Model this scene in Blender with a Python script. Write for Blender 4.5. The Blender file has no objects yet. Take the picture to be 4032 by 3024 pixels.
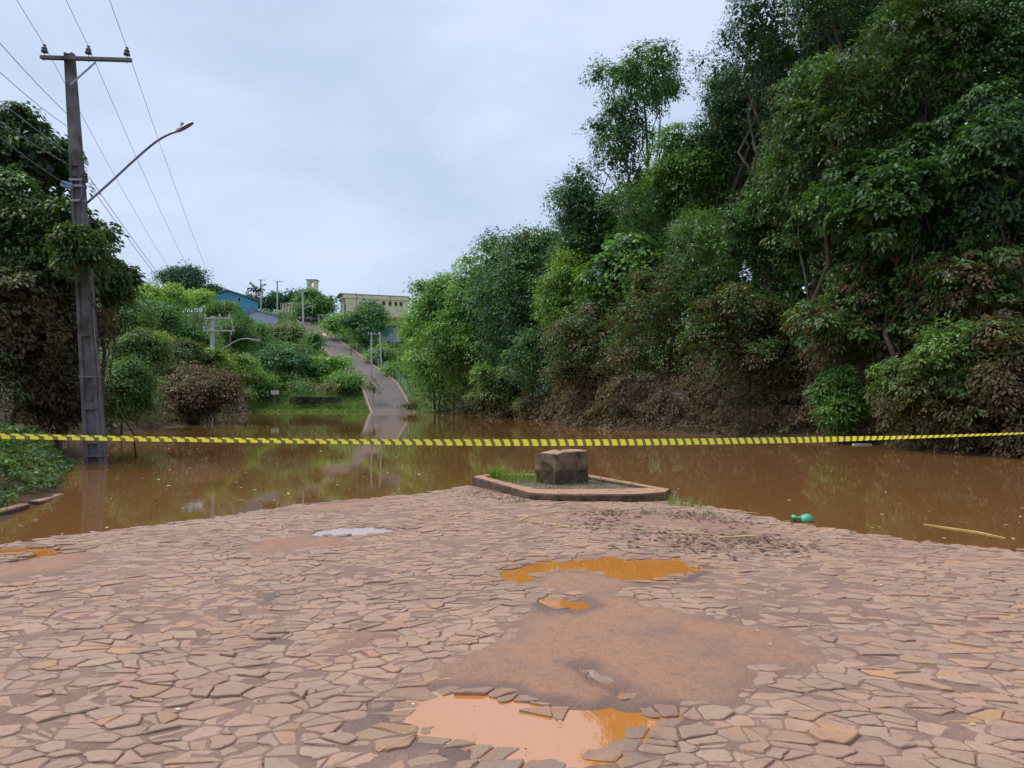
import bpy, math
import numpy as np
from mathutils import Vector

# ------------------------------------------------------------------ camera, sky, sun, exposure
SC = bpy.context.scene
COL = SC.collection
H, F, CX, YH = 1.7, 2880.0, 2016.0, 1578.0      # eye height over the water, focal length and horizon of the 4032 px photo
cam_d = bpy.data.cameras.new('camera'); cam = bpy.data.objects.new('camera', cam_d); COL.objects.link(cam)
cam.location = (0, 0, H); cam.rotation_euler = (math.radians(90), 0, 0)
cam_d.sensor_width = 36.0; cam_d.lens = 36.0 * F / 4032.0
cam_d.shift_y = (YH - 1512.0) / 4032.0
cam_d.clip_start = 0.05; cam_d.clip_end = 6000
SC.camera = cam

SUN_EL, SUN_AZ = 60.0, -75.0                    # degrees; azimuth from +Y towards +X
world = bpy.data.worlds.new('World'); SC.world = world; world.use_nodes = True
wt = world.node_tree; wt.nodes.clear()
def wn(t, **k):
    n = wt.nodes.new(t)
    for a, b in k.items(): setattr(n, a, b)
    return n
w_out = wn('ShaderNodeOutputWorld'); w_bg = wn('ShaderNodeBackground')
w_sky = wn('ShaderNodeTexSky', sky_type='NISHITA', sun_disc=False)
w_sky.sun_elevation = math.radians(SUN_EL); w_sky.sun_rotation = math.radians(SUN_AZ)
w_sky.air_density = 1.0; w_sky.dust_density = 2.0
w_tc = wn('ShaderNodeTexCoord')
w_map = wn('ShaderNodeMapping'); w_map.inputs['Scale'].default_value = (1.0, 1.0, 2.6)
w_map.inputs['Location'].default_value = (0.35, 0.1, 0.0)
w_n1 = wn('ShaderNodeTexNoise'); w_n1.inputs['Scale'].default_value = 2.6; w_n1.inputs['Detail'].default_value = 6; w_n1.inputs['Roughness'].default_value = 0.52
w_n1.inputs['Distortion'].default_value = 0.35
w_cr = wn('ShaderNodeValToRGB')
w_cr.color_ramp.elements[0].position = 0.38; w_cr.color_ramp.elements[0].color = (3.1, 3.75, 4.9, 1)
w_cr.color_ramp.elements[1].position = 0.64; w_cr.color_ramp.elements[1].color = (3.95, 4.5, 5.8, 1)
w_mix = wn('ShaderNodeMix', data_type='RGBA'); w_mix.inputs[0].default_value = 0.9
wt.links.new(w_tc.outputs['Generated'], w_map.inputs['Vector']); wt.links.new(w_map.outputs['Vector'], w_n1.inputs['Vector'])
wt.links.new(w_n1.outputs['Fac'], w_cr.inputs['Fac'])
wt.links.new(w_sky.outputs['Color'], w_mix.inputs[6]); wt.links.new(w_cr.outputs['Color'], w_mix.inputs[7])
wt.links.new(w_mix.outputs[2], w_bg.inputs['Color']); w_bg.inputs['Strength'].default_value = 0.091
wt.links.new(w_bg.outputs['Background'], w_out.inputs['Surface'])

sun_d = bpy.data.lights.new('sun', 'SUN'); sun_d.energy = 1.5; sun_d.angle = math.radians(35); sun_d.color = (1.0, 0.96, 0.9)
sun = bpy.data.objects.new('sun', sun_d); COL.objects.link(sun)
_e, _a = math.radians(SUN_EL), math.radians(SUN_AZ)
_to = Vector((math.sin(_a) * math.cos(_e), math.cos(_a) * math.cos(_e), math.sin(_e)))
sun.rotation_euler = (-_to).to_track_quat('-Z', 'Y').to_euler(); sun.location = (0, 0, 60)

SC.view_settings.view_transform = 'Standard'; SC.view_settings.look = 'None'
SC.view_settings.gamma = 1.0; SC.view_settings.exposure = 1.0
SC.render.engine = 'CYCLES'
SC.cycles.max_bounces = 6; SC.cycles.diffuse_bounces = 3; SC.cycles.glossy_bounces = 3; SC.cycles.transmission_bounces = 3
SC.cycles.use_denoising = True

# ------------------------------------------------------------------ small numeric helpers
rng = np.random.default_rng(11)
def P(px, py, d):                                # photo pixel (4032 wide) at distance d -> world
    return np.array(((px - CX) / F * d, d, H - (py - YH) / F * d))
S2 = 4032.0 / 2212.0
def Q(x, y, d): return P(x * S2, y * S2, d)      # the same for the 2212 px preview
def _hash(ix, iy, s):
    n = (ix.astype(np.int64) * 374761393 + iy.astype(np.int64) * 668265263 + s * 1442695041) & 0x7fffffff
    n = ((n ^ (n >> 13)) * 1274126177) & 0x7fffffff
    n = n ^ (n >> 16)
    return (n & 0xffff) / 65535.0
def vnoise(x, y, s=0):
    x = np.asarray(x, float); y = np.asarray(y, float)
    ix, iy = np.floor(x), np.floor(y); fx, fy = x - ix, y - iy
    fx = fx * fx * (3 - 2 * fx); fy = fy * fy * (3 - 2 * fy)
    a = _hash(ix, iy, s); b = _hash(ix + 1, iy, s); c = _hash(ix, iy + 1, s); d = _hash(ix + 1, iy + 1, s)
    return (a * (1 - fx) + b * fx) * (1 - fy) + (c * (1 - fx) + d * fx) * fy
def fbm(x, y, s=0, o=4):
    r = 0; a = 0.5; t = 0
    for k in range(o):
        r = r + a * vnoise(np.asarray(x) * 2 ** k, np.asarray(y) * 2 ** k, s + k * 7); t += a; a *= 0.5
    return r / t * 2 - 1
def sstep(a, b, x):
    t = np.clip((np.asarray(x, float) - a) / (b - a), 0, 1); return t * t * (3 - 2 * t)
def poly_sdf(x, y, poly):                        # signed distance to a closed polygon, negative inside
    x = np.asarray(x, float); y = np.asarray(y, float)
    d = np.full(x.shape, 1e9); ins = np.zeros(x.shape, bool)
    n = len(poly)
    for i in range(n):
        ax, ay = poly[i][0], poly[i][1]; bx, by = poly[(i + 1) % n][0], poly[(i + 1) % n][1]
        ex, ey = bx - ax, by - ay; wx, wy = x - ax, y - ay
        t = np.clip((wx * ex + wy * ey) / (ex * ex + ey * ey + 1e-12), 0, 1)
        d = np.minimum(d, (wx - ex * t) ** 2 + (wy - ey * t) ** 2)
        if ay != by:
            c = ((ay > y) != (by > y)) & (x < (bx - ax) * (y - ay) / (by - ay) + ax)
            ins ^= c
    d = np.sqrt(d); return np.where(ins, -d, d)

# ------------------------------------------------------------------ scene helpers
def tag(o, label=None, cat=None, group=None, kind=None):
    if label: o['label'] = label
    if cat: o['category'] = cat
    if group: o['group'] = group
    if kind: o['kind'] = kind
    return o
def empty(name, loc=(0, 0, 0)):
    o = bpy.data.objects.new(name, None); COL.objects.link(o); o.location = tuple(float(v) for v in loc); o.empty_display_size = 0.2
    return o
def link(name, me, mat, parent=None):
    o = bpy.data.objects.new(name, me); COL.objects.link(o)
    if mat is not None and not me.materials: me.materials.append(mat)
    if parent is not None: o.parent = parent
    return o
class MB:
    """collects geometry of one mesh; coordinates are world, build() makes them relative to the parent"""
    def __init__(s): s.v = []; s.f = []; s.c = []; s.n = 0
    def add(s, v, f, col=None):
        v = np.asarray(v, float).reshape(-1, 3); b = s.n
        s.v.append(v); s.f += [tuple(int(i) + b for i in q) for q in f]; s.n += len(v)
        s.c.append(np.tile(np.asarray(col if col is not None else (1, 1, 1), float), (len(v), 1)) if col is None or np.ndim(col) == 1 else np.asarray(col, float))
        return s
    def box(s, c, h, rz=0.0, R=None, col=None, taper=1.0):
        x, y, z = h
        v = np.array([(-x, -y, -z), (x, -y, -z), (x, y, -z), (-x, y, -z), (-x * taper, -y * taper, z), (x * taper, -y * taper, z), (x * taper, y * taper, z), (-x * taper, y * taper, z)], float)
        if R is None:
            ca, sa = math.cos(rz), math.sin(rz); R = np.array(((ca, -sa, 0), (sa, ca, 0), (0, 0, 1)))
        v = v @ np.asarray(R).T + np.asarray(c, float)
        return s.add(v, [(0, 3, 2, 1), (4, 5, 6, 7), (0, 1, 5, 4), (1, 2, 6, 5), (2, 3, 7, 6), (3, 0, 4, 7)], col)
    def bar(s, a, b, wx, wy, up=(0, 0, 1)):
        a = np.asarray(a, float); b = np.asarray(b, float); d = b - a; L = np.linalg.norm(d); d = d / L
        u = np.asarray(up, float)
        if abs(d @ u) > 0.98: u = np.array((0, 1.0, 0))
        x = np.cross(u, d); x /= np.linalg.norm(x); y = np.cross(d, x)
        return s.box((a + b) / 2, (wx / 2, wy / 2, L / 2), R=np.stack([x, y, d], 1))
    def tube(s, pts, rad, n=6, cap=True, col=None):
        pts = np.asarray(pts, float); m = len(pts); rad = np.broadcast_to(np.asarray(rad, float), (m,))
        t = np.gradient(pts, axis=0); t /= np.linalg.norm(t, axis=1)[:, None] + 1e-9
        ref = np.array((0.0, 1.0, 0.0)) if abs(t[0] @ (0, 1, 0)) < 0.9 else np.array((1.0, 0, 0))
        a = np.cross(t, ref); a /= np.linalg.norm(a, axis=1)[:, None] + 1e-9; b = np.cross(t, a)
        th = np.arange(n) * 2 * math.pi / n
        v = pts[:, None] + rad[:, None, None] * (np.cos(th)[None, :, None] * a[:, None] + np.sin(th)[None, :, None] * b[:, None])
        f = [(i * n + j, i * n + (j + 1) % n, (i + 1) * n + (j + 1) % n, (i + 1) * n + j) for i in range(m - 1) for j in range(n)]
        if cap: f += [tuple(range(n))[::-1], tuple(range((m - 1) * n, m * n))]
        return s.add(v.reshape(-1, 3), f, col)
    def prism(s, poly, z0, z1, col=None):
        n = len(poly); lo = [(p[0], p[1], z0 if np.ndim(z0) == 0 else z0[i]) for i, p in enumerate(poly)]; hi = [(p[0], p[1], z1 if np.ndim(z1) == 0 else z1[i]) for i, p in enumerate(poly)]
        f = [tuple(range(n))[::-1], tuple(range(n, 2 * n))] + [(i, (i + 1) % n, n + (i + 1) % n, n + i) for i in range(n)]
        return s.add(lo + hi, f, col)
    def build(s, name, mat, parent=None, smooth=False, bevel=0):
        v = np.concatenate(s.v)
        if parent is not None: v = v - np.array(world_loc(parent))
        me = bpy.data.meshes.new(name); me.from_pydata(v.tolist(), [], s.f); me.update()
        c = np.concatenate(s.c); a = me.color_attributes.new('Col', 'FLOAT_COLOR', 'POINT')
        a.data.foreach_set('color', np.concatenate([c, np.ones((len(c), 1))], 1).astype(np.float32).ravel())
        if smooth: me.polygons.foreach_set('use_smooth', np.ones(len(me.polygons), bool))
        o = link(name, me, mat, parent)
        if bevel:
            m = o.modifiers.new('b', 'BEVEL'); m.width = bevel; m.segments = 2; m.limit_method = 'ANGLE'
        return o
def world_loc(o):
    l = Vector((0, 0, 0))
    while o is not None: l += o.location; o = o.parent
    return l
def grid_mesh(name, X, Y, Z, mat, parent=None, attrs=None, keep=None, smooth=True):
    ny, nx = X.shape
    co = np.stack([X, Y, Z], -1).reshape(-1, 3).astype(np.float32)
    i = np.arange(ny * nx).reshape(ny, nx)
    q = np.stack([i[:-1, :-1], i[:-1, 1:], i[1:, 1:], i[1:, :-1]], -1).reshape(-1, 4)
    if keep is not None:
        k = keep[:-1, :-1] | keep[:-1, 1:] | keep[1:, 1:] | keep[1:, :-1]; q = q[k.ravel()]
    me = quads(name, co, q, smooth)
    for nm, val in (attrs or {}).items():
        a = me.attributes.new(nm, 'FLOAT', 'POINT'); a.data.foreach_set('value', np.asarray(val, np.float32).ravel())
    return link(name, me, mat, parent)
def quads(name, co, q, smooth=False):
    me = bpy.data.meshes.new(name)
    me.vertices.add(len(co)); me.vertices.foreach_set('co', np.asarray(co, np.float32).ravel())
    n = len(q); me.loops.add(n * 4); me.loops.foreach_set('vertex_index', np.asarray(q, np.int32).ravel())
    me.polygons.add(n); me.polygons.foreach_set('loop_start', np.arange(0, n * 4, 4, dtype=np.int32))
    me.polygons.foreach_set('loop_total', np.full(n, 4, np.int32))
    if smooth: me.polygons.foreach_set('use_smooth', np.ones(n, bool))
    me.update(calc_edges=True); return me

# ------------------------------------------------------------------ materials
def mat(name):
    m = bpy.data.materials.new(name); m.use_nodes = True; nt = m.node_tree; nt.nodes.clear()
    out = nt.nodes.new('ShaderNodeOutputMaterial')
    def N(t, inp=None, **k):
        n = nt.nodes.new(t)
        for a, b in k.items(): setattr(n, a, b)
        for a, b in (inp or {}).items():
            if isinstance(b, bpy.types.NodeSocket): nt.links.new(b, n.inputs[a])
            else: n.inputs[a].default_value = b
        return n
    return m, N, out, nt.links.new
def ramp(N, fac, *stops):
    r = N('ShaderNodeValToRGB', {'Fac': fac}); e = r.color_ramp.elements
    while len(e) < len(stops): e.new(0.5)
    for k, (p, c) in enumerate(stops):
        e[k].position = p; e[k].color = (c[0], c[1], c[2], 1) if np.ndim(c) else (c, c, c, 1)
    return r.outputs['Color']
def mixc(N, fac, a, b, mode='MIX'):
    n = N('ShaderNodeMix', data_type='RGBA', blend_type=mode)
    for i, v in ((0, fac), (6, a), (7, b)):
        if isinstance(v, bpy.types.NodeSocket): n.id_data.links.new(v, n.inputs[i])
        else: n.inputs[i].default_value = v if i == 0 else (v[0], v[1], v[2], 1)
    return n.outputs[2]
def mth(N, op, a, b=0.0):
    n = N('ShaderNodeMath', operation=op)
    for i, v in ((0, a), (1, b)):
        if isinstance(v, bpy.types.NodeSocket): n.id_data.links.new(v, n.inputs[i])
        else: n.inputs[i].default_value = v
    return n.outputs[0]
def smooth_range(N, v, a, b):
    n = N('ShaderNodeMapRange', {'Value': v, 'From Min': a, 'From Max': b}, interpolation_type='SMOOTHSTEP'); return n.outputs[0]
def noise(N, scale, detail=4, vec=None, rough=0.55, dist=0.0):
    n = N('ShaderNodeTexNoise', {'Scale': scale, 'Detail': detail, 'Roughness': rough, 'Distortion': dist})
    if vec is None: vec = N('ShaderNodeNewGeometry').outputs['Position']
    n.id_data.links.new(vec, n.inputs['Vector']); return n.outputs['Fac']
def surf(name, c1, c2, scale=3.0, rough=0.7, bump=0.2, bscale=40.0, detail=6, dirt=None, dirt_scale=1.2, metal=0.0, bdist=0.01, dirt_lo=0.45, dirt_hi=0.65, obj=True, usecol=False, spec=0.4):
    m, N, out, L = mat(name)
    vec = N('ShaderNodeTexCoord').outputs['Object'] if obj else None
    c = mixc(N, smooth_range(N, noise(N, scale, detail, vec), 0.3, 0.7), c1, c2)
    if dirt is not None: c = mixc(N, smooth_range(N, noise(N, dirt_scale, 7, vec, 0.65), dirt_lo, dirt_hi), c, dirt)
    if usecol: c = mixc(N, 1.0, c, N('ShaderNodeAttribute', attribute_name='Col').outputs['Color'], 'MULTIPLY')
    b = N('ShaderNodeBsdfPrincipled', {'Base Color': c, 'Roughness': rough, 'Metallic': metal, 'Specular IOR Level': spec})
    if bump:
        bn = N('ShaderNodeBump', {'Strength': bump, 'Distance': bdist, 'Height': noise(N, bscale, 5, vec)}); L(bn.outputs[0], b.inputs['Normal'])
    L(b.outputs[0], out.inputs['Surface']); return m

def leaf_mat(name, mud=0.0, mud_hi=5.0, transl=0.28, rough=0.45):
    m, N, out, L = mat(name)
    c = N('ShaderNodeAttribute', attribute_name='Col').outputs['Color']
    if mud:
        pos = N('ShaderNodeNewGeometry').outputs['Position']
        z = N('ShaderNodeSeparateXYZ', {'Vector': pos}).outputs['Z']
        zz = mth(N, 'ADD', z, mth(N, 'MULTIPLY', mth(N, 'SUBTRACT', noise(N, 0.55, 4, pos), 0.5), 5.5))
        f = mth(N, 'MULTIPLY', smooth_range(N, zz, mud_hi + 0.9, mud_hi - 1.1), mud)
        mudc = mixc(N, noise(N, 2.2, 3, pos), (0.085, 0.060, 0.036), (0.185, 0.112, 0.064))
        c = mixc(N, f, c, mudc)
    d = N('ShaderNodeBsdfPrincipled', {'Base Color': c, 'Roughness': rough, 'Specular IOR Level': 0.28})
    t = N('ShaderNodeBsdfTranslucent', {'Color': mixc(N, 1.0, c, (1.5, 1.5, 0.6), 'MULTIPLY')})
    mx = N('ShaderNodeMixShader', {0: transl}); L(d.outputs[0], mx.inputs[1]); L(t.outputs[0], mx.inputs[2])
    L(mx.outputs[0], out.inputs['Surface']); return m
M = {}
M['leaf'] = leaf_mat('leaf')
M['leaf_mud'] = leaf_mat('leaf_flooded', 0.8, 3.5)
M['leaf_mud_low'] = leaf_mat('leaf_flooded_low', 0.75, 2.0)
M['bark'] = surf('bark', (0.07, 0.05, 0.038), (0.15, 0.12, 0.09), 5, 0.85, 0.5, 30, bdist=0.02)
M['concrete_pole'] = surf('pole_concrete', (0.13, 0.125, 0.122), (0.21, 0.20, 0.197), 2.2, 0.85, 0.35, 50, dirt=(0.07, 0.06, 0.05), dirt_scale=0.9, spec=0.2)
M['concrete_far'] = surf('pale_concrete', (0.42, 0.43, 0.43), (0.55, 0.56, 0.56), 0.6, 0.85, 0)
M['galv'] = surf('galvanised_steel', (0.22, 0.25, 0.31), (0.32, 0.35, 0.41), 4, 0.45, 0, metal=0.5)
M['insul'] = surf('porcelain', (0.06, 0.055, 0.06), (0.12, 0.10, 0.11), 6, 0.3, 0)
M['wire'] = surf('wire', (0.22, 0.25, 0.32), (0.28, 0.31, 0.38), 1, 0.6, 0)
M['cable'] = surf('cable', (0.03, 0.03, 0.035), (0.05, 0.05, 0.055), 1, 0.6, 0)
M['oldwood'] = surf('old_wood', (0.12, 0.09, 0.07), (0.2, 0.16, 0.13), 3, 0.9, 0.3, 30)
M['yellow_wall'] = surf('yellow_plaster', (0.74, 0.65, 0.40), (0.82, 0.73, 0.48), 0.25, 0.9, 0.05, dirt=(0.62, 0.55, 0.36), dirt_scale=0.2)
M['pink_wall'] = surf('pink_plaster', (0.55, 0.36, 0.27), (0.62, 0.43, 0.32), 0.3, 0.9, 0)
M['grey_wall'] = surf('grey_plaster', (0.25, 0.24, 0.25), (0.45, 0.42, 0.36), 0.35, 0.9, 0)
M['blue_wall'] = surf('blue_paint', (0.08, 0.32, 0.50), (0.10, 0.36, 0.55), 0.5, 0.8, 0)
M['white_boards'] = surf('pale_boards', (0.42, 0.45, 0.57), (0.5, 0.53, 0.65), 0.8, 0.8, 0)
M['roof_grey'] = surf('grey_roofing', (0.22, 0.23, 0.23), (0.33, 0.33, 0.32), 0.8, 0.85, 0.1)
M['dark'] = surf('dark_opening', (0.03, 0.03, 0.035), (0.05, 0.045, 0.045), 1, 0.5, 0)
M['maroon'] = surf('maroon_frame', (0.10, 0.03, 0.03), (0.14, 0.05, 0.05), 1, 0.6, 0)
M['white_paint'] = surf('white_paint', (0.62, 0.6, 0.56), (0.7, 0.68, 0.64), 2, 0.7, 0)
M['sand'] = surf('sand', (0.5, 0.40, 0.24), (0.6, 0.5, 0.32), 1.5, 0.95, 0.2, 8)

# ------------------------------------------------------------------ the lie of the land
SHX = np.array([-16, -9, -7, -6.08, -5.42, -4.63, -3.5, -2.48, -1.59, -.99, 0.2, 1.5, 2.5, 2.75, 3.3, 3.82, 4.26, 4.58, 5.18, 5.8, 8, 16])
SHY = np.array([2.5, 5.8, 7.8, 8.68, 9.45, 10.35, 11.9, 12.8, 13.5, 14.5, 15.0, 14.9, 13.6, 12.4, 11.6, 10.4, 9.75, 9.2, 8.68, 8.28, 6.8, 2.5])
def g_road(x, y):                                # crown of the old road that dips into the flood
    t = np.interp(x, SHX, SHY) - np.asarray(y, float)
    return np.where(t > 0, 0.15 * (1 - np.exp(-0.2 * np.clip(t, 0, None))), 0.045 * t)
WATER = [(-6.6, 3), (-7.05, 9.6), (-8.2, 13.3), (-11.9, 19.5), (-14.5, 26), (-20.5, 39), (-22.3, 50), (-27, 66), (-32, 82), (-36, 100), (-41, 114), (-30, 112.5), (-21.5, 112), (-15, 112),
         (-9, 102), (-3, 85), (2.6, 62), (5.2, 43), (9.0, 37), (12.2, 33), (14.2, 28.5), (13.6, 23.8), (15.5, 21.5), (18, 14), (20, 3), (12, -3), (-6, -3)]
PY = [0, 111.5, 119, 119.6, 128, 148, 170, 188, 220, 235, 300, 700]
PZ = [0, 0, 1.2, 1.5, 4.7, 9.1, 14.5, 18.2, 25.2, 27.6, 29.5, 31]
def land(x, y):
    d = poly_sdf(x, y, WATER)
    prof = np.interp(y, PY, PZ)
    side = np.where(x > -5, np.clip(d, 0, None) * 0.22, np.clip(d, 0, None) * 0.13 + 0.08 * sstep(0, 0.3, d))
    side = np.where(y < 105, np.minimum(side, np.where(x > -5, 9.0, 7.0)), np.minimum(side, 1.0 + 6 * sstep(300, 105, y)))
    z = np.maximum(prof * sstep(0, 4, d), side * np.where(y > 108, sstep(130, 108, y) + 0.0, 1))
    z = z + 5.0 * np.exp(-(((x + 84) / 28) ** 2 + ((y - 200) / 32) ** 2))
    z = z + fbm(x * 0.15, y * 0.15, 5, 3) * 0.25 * sstep(1, 8, d)
    return np.where(d < 0, np.maximum(-1.4, d * 0.22) - 0.02, z)
def land1(x, y): return float(land(np.array([x], float), np.array([y], float))[0])

def axis(parts):
    r = [parts[0][0]]
    for a, b, st in parts:
        n = max(1, int(round((b - a) / st))); r += list(a + (b - a) * (np.arange(n) + 1) / n)
    return np.array(r)
m, N, out, L = mat('terrain')
pos = N('ShaderNodeNewGeometry').outputs['Position']
gr = mixc(N, smooth_range(N, noise(N, 0.6, 6, pos), 0.35, 0.65), (0.045, 0.085, 0.02), (0.09, 0.14, 0.035))
so = mixc(N, noise(N, 1.2, 5, pos), (0.06, 0.04, 0.025), (0.13, 0.08, 0.05))
yy = N('ShaderNodeSeparateXYZ', {'Vector': pos}).outputs['Y']
c = mixc(N, smooth_range(N, mth(N, 'ADD', yy, mth(N, 'MULTIPLY', noise(N, 0.2, 4, pos), 20)), 100, 122), so, gr)
bs = N('ShaderNodeBsdfPrincipled', {'Base Color': c, 'Roughness': 0.95, 'Specular IOR Level': 0.1})
bn = N('ShaderNodeBump', {'Strength': 0.6, 'Distance': 0.15, 'Height': noise(N, 3, 6, pos)}); L(bn.outputs[0], bs.inputs['Normal'])
L(bs.outputs[0], out.inputs['Surface']); M['terrain'] = m
ax = axis([(-2500, -300, 200), (-300, -110, 10), (-110, -30, 2), (-30, 24, 0.75), (24, 60, 2.5), (60, 300, 12), (300, 2500, 200)])
ay = axis([(-40, -4, 6), (-4, 24, 0.75), (24, 110, 1.5), (110, 132, 0.6), (132, 250, 2), (250, 400, 15), (400, 3000, 200)])
X, Y = np.meshgrid(ax, ay); Z = land(X, Y)
tag(grid_mesh('ground', X, Y, Z, M['terrain']), kind='structure')

# flood water
m, N, out, L = mat('flood_water')
pos = N('ShaderNodeNewGeometry').outputs['Position']
c = mixc(N, noise(N, 0.15, 5, pos), (0.175, 0.080, 0.028), (0.22, 0.10, 0.035))
bs = N('ShaderNodeBsdfPrincipled', {'Base Color': c, 'Roughness': 0.015, 'IOR': 1.33, 'Specular IOR Level': 0.5})
mp = N('ShaderNodeMapping', {'Vector': pos, 'Scale': (1.0, 0.8, 1.0)}).outputs[0]
bn = N('ShaderNodeBump', {'Strength': 0.035, 'Distance': 0.02, 'Height': noise(N, 5.0, 3, mp)}); L(bn.outputs[0], bs.inputs['Normal'])
L(bs.outputs[0], out.inputs['Surface']); M['water'] = m
gx = np.linspace(-130, 130, 27); gy = np.linspace(-30, 160, 20); X, Y = np.meshgrid(gx, gy)
tag(grid_mesh('flood_water', X, Y, X * 0, M['water']), kind='structure')

# ------------------------------------------------------------------ pavement: mud bed, stones, puddles
def ground_px(x, y):                             # preview pixel -> plan point on the road crown
    py = y * S2; px = x * S2; z = 0.06
    for _ in range(12):
        d = (H - z) * F / (py - YH); X_ = (px - CX) / F * d; z = max(float(g_road(X_, d)), 0.0)
    return (X_, d)
PUD = {
 'near': [(858, 1545), (880, 1502), (985, 1493), (1045, 1495), (1090, 1502), (1135, 1520), (1200, 1527), (1285, 1530), (1318, 1522), (1352, 1532), (1420, 1538), (1462, 1540), (1410, 1560), (1412, 1580), (1372, 1590), (1345, 1627), (1300, 1638), (1250, 1645), (1215, 1662), (1165, 1642), (1100, 1650), (1055, 1632), (1030, 1608), (980, 1602), (925, 1590), (885, 1572)],
 'arm': [(1335, 1490), (1366, 1496), (1352, 1512), (1338, 1508)],
 'patch': [(1255, 1444), (1285, 1444), (1318, 1466), (1326, 1480), (1300, 1474), (1268, 1458)],
 'mid': [(1073, 1250), (1082, 1234), (1110, 1221), (1180, 1209), (1300, 1204), (1430, 1206), (1485, 1213), (1518, 1227), (1460, 1247), (1390, 1258), (1330, 1250), (1270, 1231), (1205, 1229), (1165, 1240), (1135, 1262), (1100, 1267)],
 'small': [(1160, 1292), (1190, 1289), (1230, 1300), (1262, 1299), (1280, 1308), (1250, 1317), (1195, 1313)],
 'pale': [(655, 1151), (700, 1141), (780, 1136), (885, 1139), (850, 1149), (760, 1156), (690, 1158)],
 'tiny': [(478, 1182), (510, 1178), (540, 1179), (505, 1187)],
 'star': [(596, 1296), (625, 1284), (652, 1289), (632, 1294), (612, 1301)],
 'slot': [(514, 1380), (548, 1370), (580, 1371), (575, 1380), (520, 1388)],
 'left': [(-60, 1190), (0, 1183), (60, 1179), (188, 1184), (135, 1195), (85, 1206), (35, 1214), (20, 1210), (55, 1196), (0, 1195), (-60, 1200)],
}
PUD = {k: [ground_px(*p) for p in v] for k, v in PUD.items()}
MUDP = [[(830, 1490), (900, 1445), (1010, 1405), (1090, 1375), (1120, 1330), (1150, 1290), (1290, 1270), (1420, 1300), (1520, 1345), (1640, 1370), (1720, 1420), (1640, 1480), (1500, 1530), (1380, 1540), (1240, 1530), (1100, 1500), (960, 1490)],
        [(1130, 1262), (1200, 1232), (1280, 1232), (1400, 1262), (1330, 1290), (1200, 1290)],
        [(540, 1172), (640, 1162), (760, 1160), (780, 1172), (660, 1190), (560, 1190)],
        [(620, 1100), (700, 1085), (800, 1080), (830, 1085), (760, 1096), (660, 1106)],
        [(-60, 1215), (60, 1210), (190, 1195), (160, 1225), (60, 1250), (-60, 1262)],
        [(560, 1390), (680, 1370), (780, 1385), (740, 1410), (600, 1410)],
        [(1090, 1105), (1300, 1100), (1480, 1105), (1620, 1130), (1680, 1170), (1560, 1180), (1480, 1150), (1300, 1130), (1160, 1125)]]
MUDP = [[ground_px(*p) for p in v] for v in MUDP]
MUDW = [0.95, 0.85, 0.75, 0.85, 0.85, 0.55, 0.4]
LEV = {k: float(min(g_road(np.array([p[0] for p in v]), np.array([p[1] for p in v])))) - 0.006 for k, v in PUD.items()}
def mud_mask(x, y):
    r = np.zeros(np.shape(x)); wob = fbm(x * 2.2, y * 2.2, 21, 5) * 0.34
    for p, w in zip(MUDP, MUDW): r = np.maximum(r, w * sstep(0.16, -0.16, poly_sdf(x, y, p) + wob))
    return r
def pud_sdf(x, y, k, fine=True):
    s = poly_sdf(x, y, PUD[k]); a = 0.05 if k in ('near', 'mid') else 0.03
    return s + (fbm(x * 5, y * 5, 31, 3) * a if fine else 0)
def mud_z(x, y, full=False):
    g = g_road(x, y)
    mm = mud_mask(x, y)
    z = g - 0.0042 + 0.008 * fbm(x * 1.1, y * 1.1, 2, 4) + 0.004 * fbm(x * 3.5, y * 3.5, 12, 3) + 0.004 * fbm(x * 9, y * 9, 8, 3)
    z = z + mm * (0.020 + 0.006 * fbm(x * 4, y * 4, 9, 4))
    wet = np.zeros(np.shape(x))
    for k in PUD:
        s = pud_sdf(x, y, k)
        lv = LEV[k] - 0.012 - 0.02 * sstep(0, -0.25, s) + 0.006 * fbm(x * 14, y * 14, 40, 3)
        z = z + (np.minimum(lv, z) - z) * sstep(0.07, -0.05, s)
        wet = np.maximum(wet, sstep(0.30, 0.0, s + 0.16 * fbm(x * 2.5, y * 2.5, 50, 3)))
    wet = np.maximum(wet, sstep(0.03, 0.004, g))
    return (z, mm, wet) if full else z

m, N, out, L = mat('mud')
pos = N('ShaderNodeNewGeometry').outputs['Position']
wetA = N('ShaderNodeAttribute', attribute_name='wet').outputs['Fac']; mmA = N('ShaderNodeAttribute', attribute_name='silt').outputs['Fac']
c = mixc(N, smooth_range(N, noise(N, 2.2, 7, pos), 0.3, 0.7), (0.255, 0.155, 0.115), (0.345, 0.213, 0.158))
c = mixc(N, mth(N, 'MULTIPLY', mmA, smooth_range(N, noise(N, 1.3, 6, pos, 0.62), 0.28, 0.55)), c, (0.43, 0.225, 0.135))
c = mixc(N, mth(N, 'MULTIPLY', smooth_range(N, noise(N, 18, 7, pos, 0.72), 0.42, 0.7), 0.6), c, (0.23, 0.14, 0.104))
c = mixc(N, smooth_range(N, noise(N, 70, 3, pos), 0.62, 0.72), c, (0.40, 0.26, 0.18))
wetA = mth(N, 'MULTIPLY', wetA, smooth_range(N, mth(N, 'ADD', mth(N, 'MULTIPLY', noise(N, 16, 6, pos, 0.7), 0.8), mth(N, 'MULTIPLY', wetA, 0.45)), 0.45, 0.75))
c = mixc(N, mth(N, 'MULTIPLY', wetA, 0.75), c, (0.17, 0.105, 0.085))
r = mth(N, 'SUBTRACT', 0.86, mth(N, 'MULTIPLY', wetA, mth(N, 'ADD', 0.28, mth(N, 'MULTIPLY', noise(N, 6, 4, pos), 0.45))))
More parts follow.
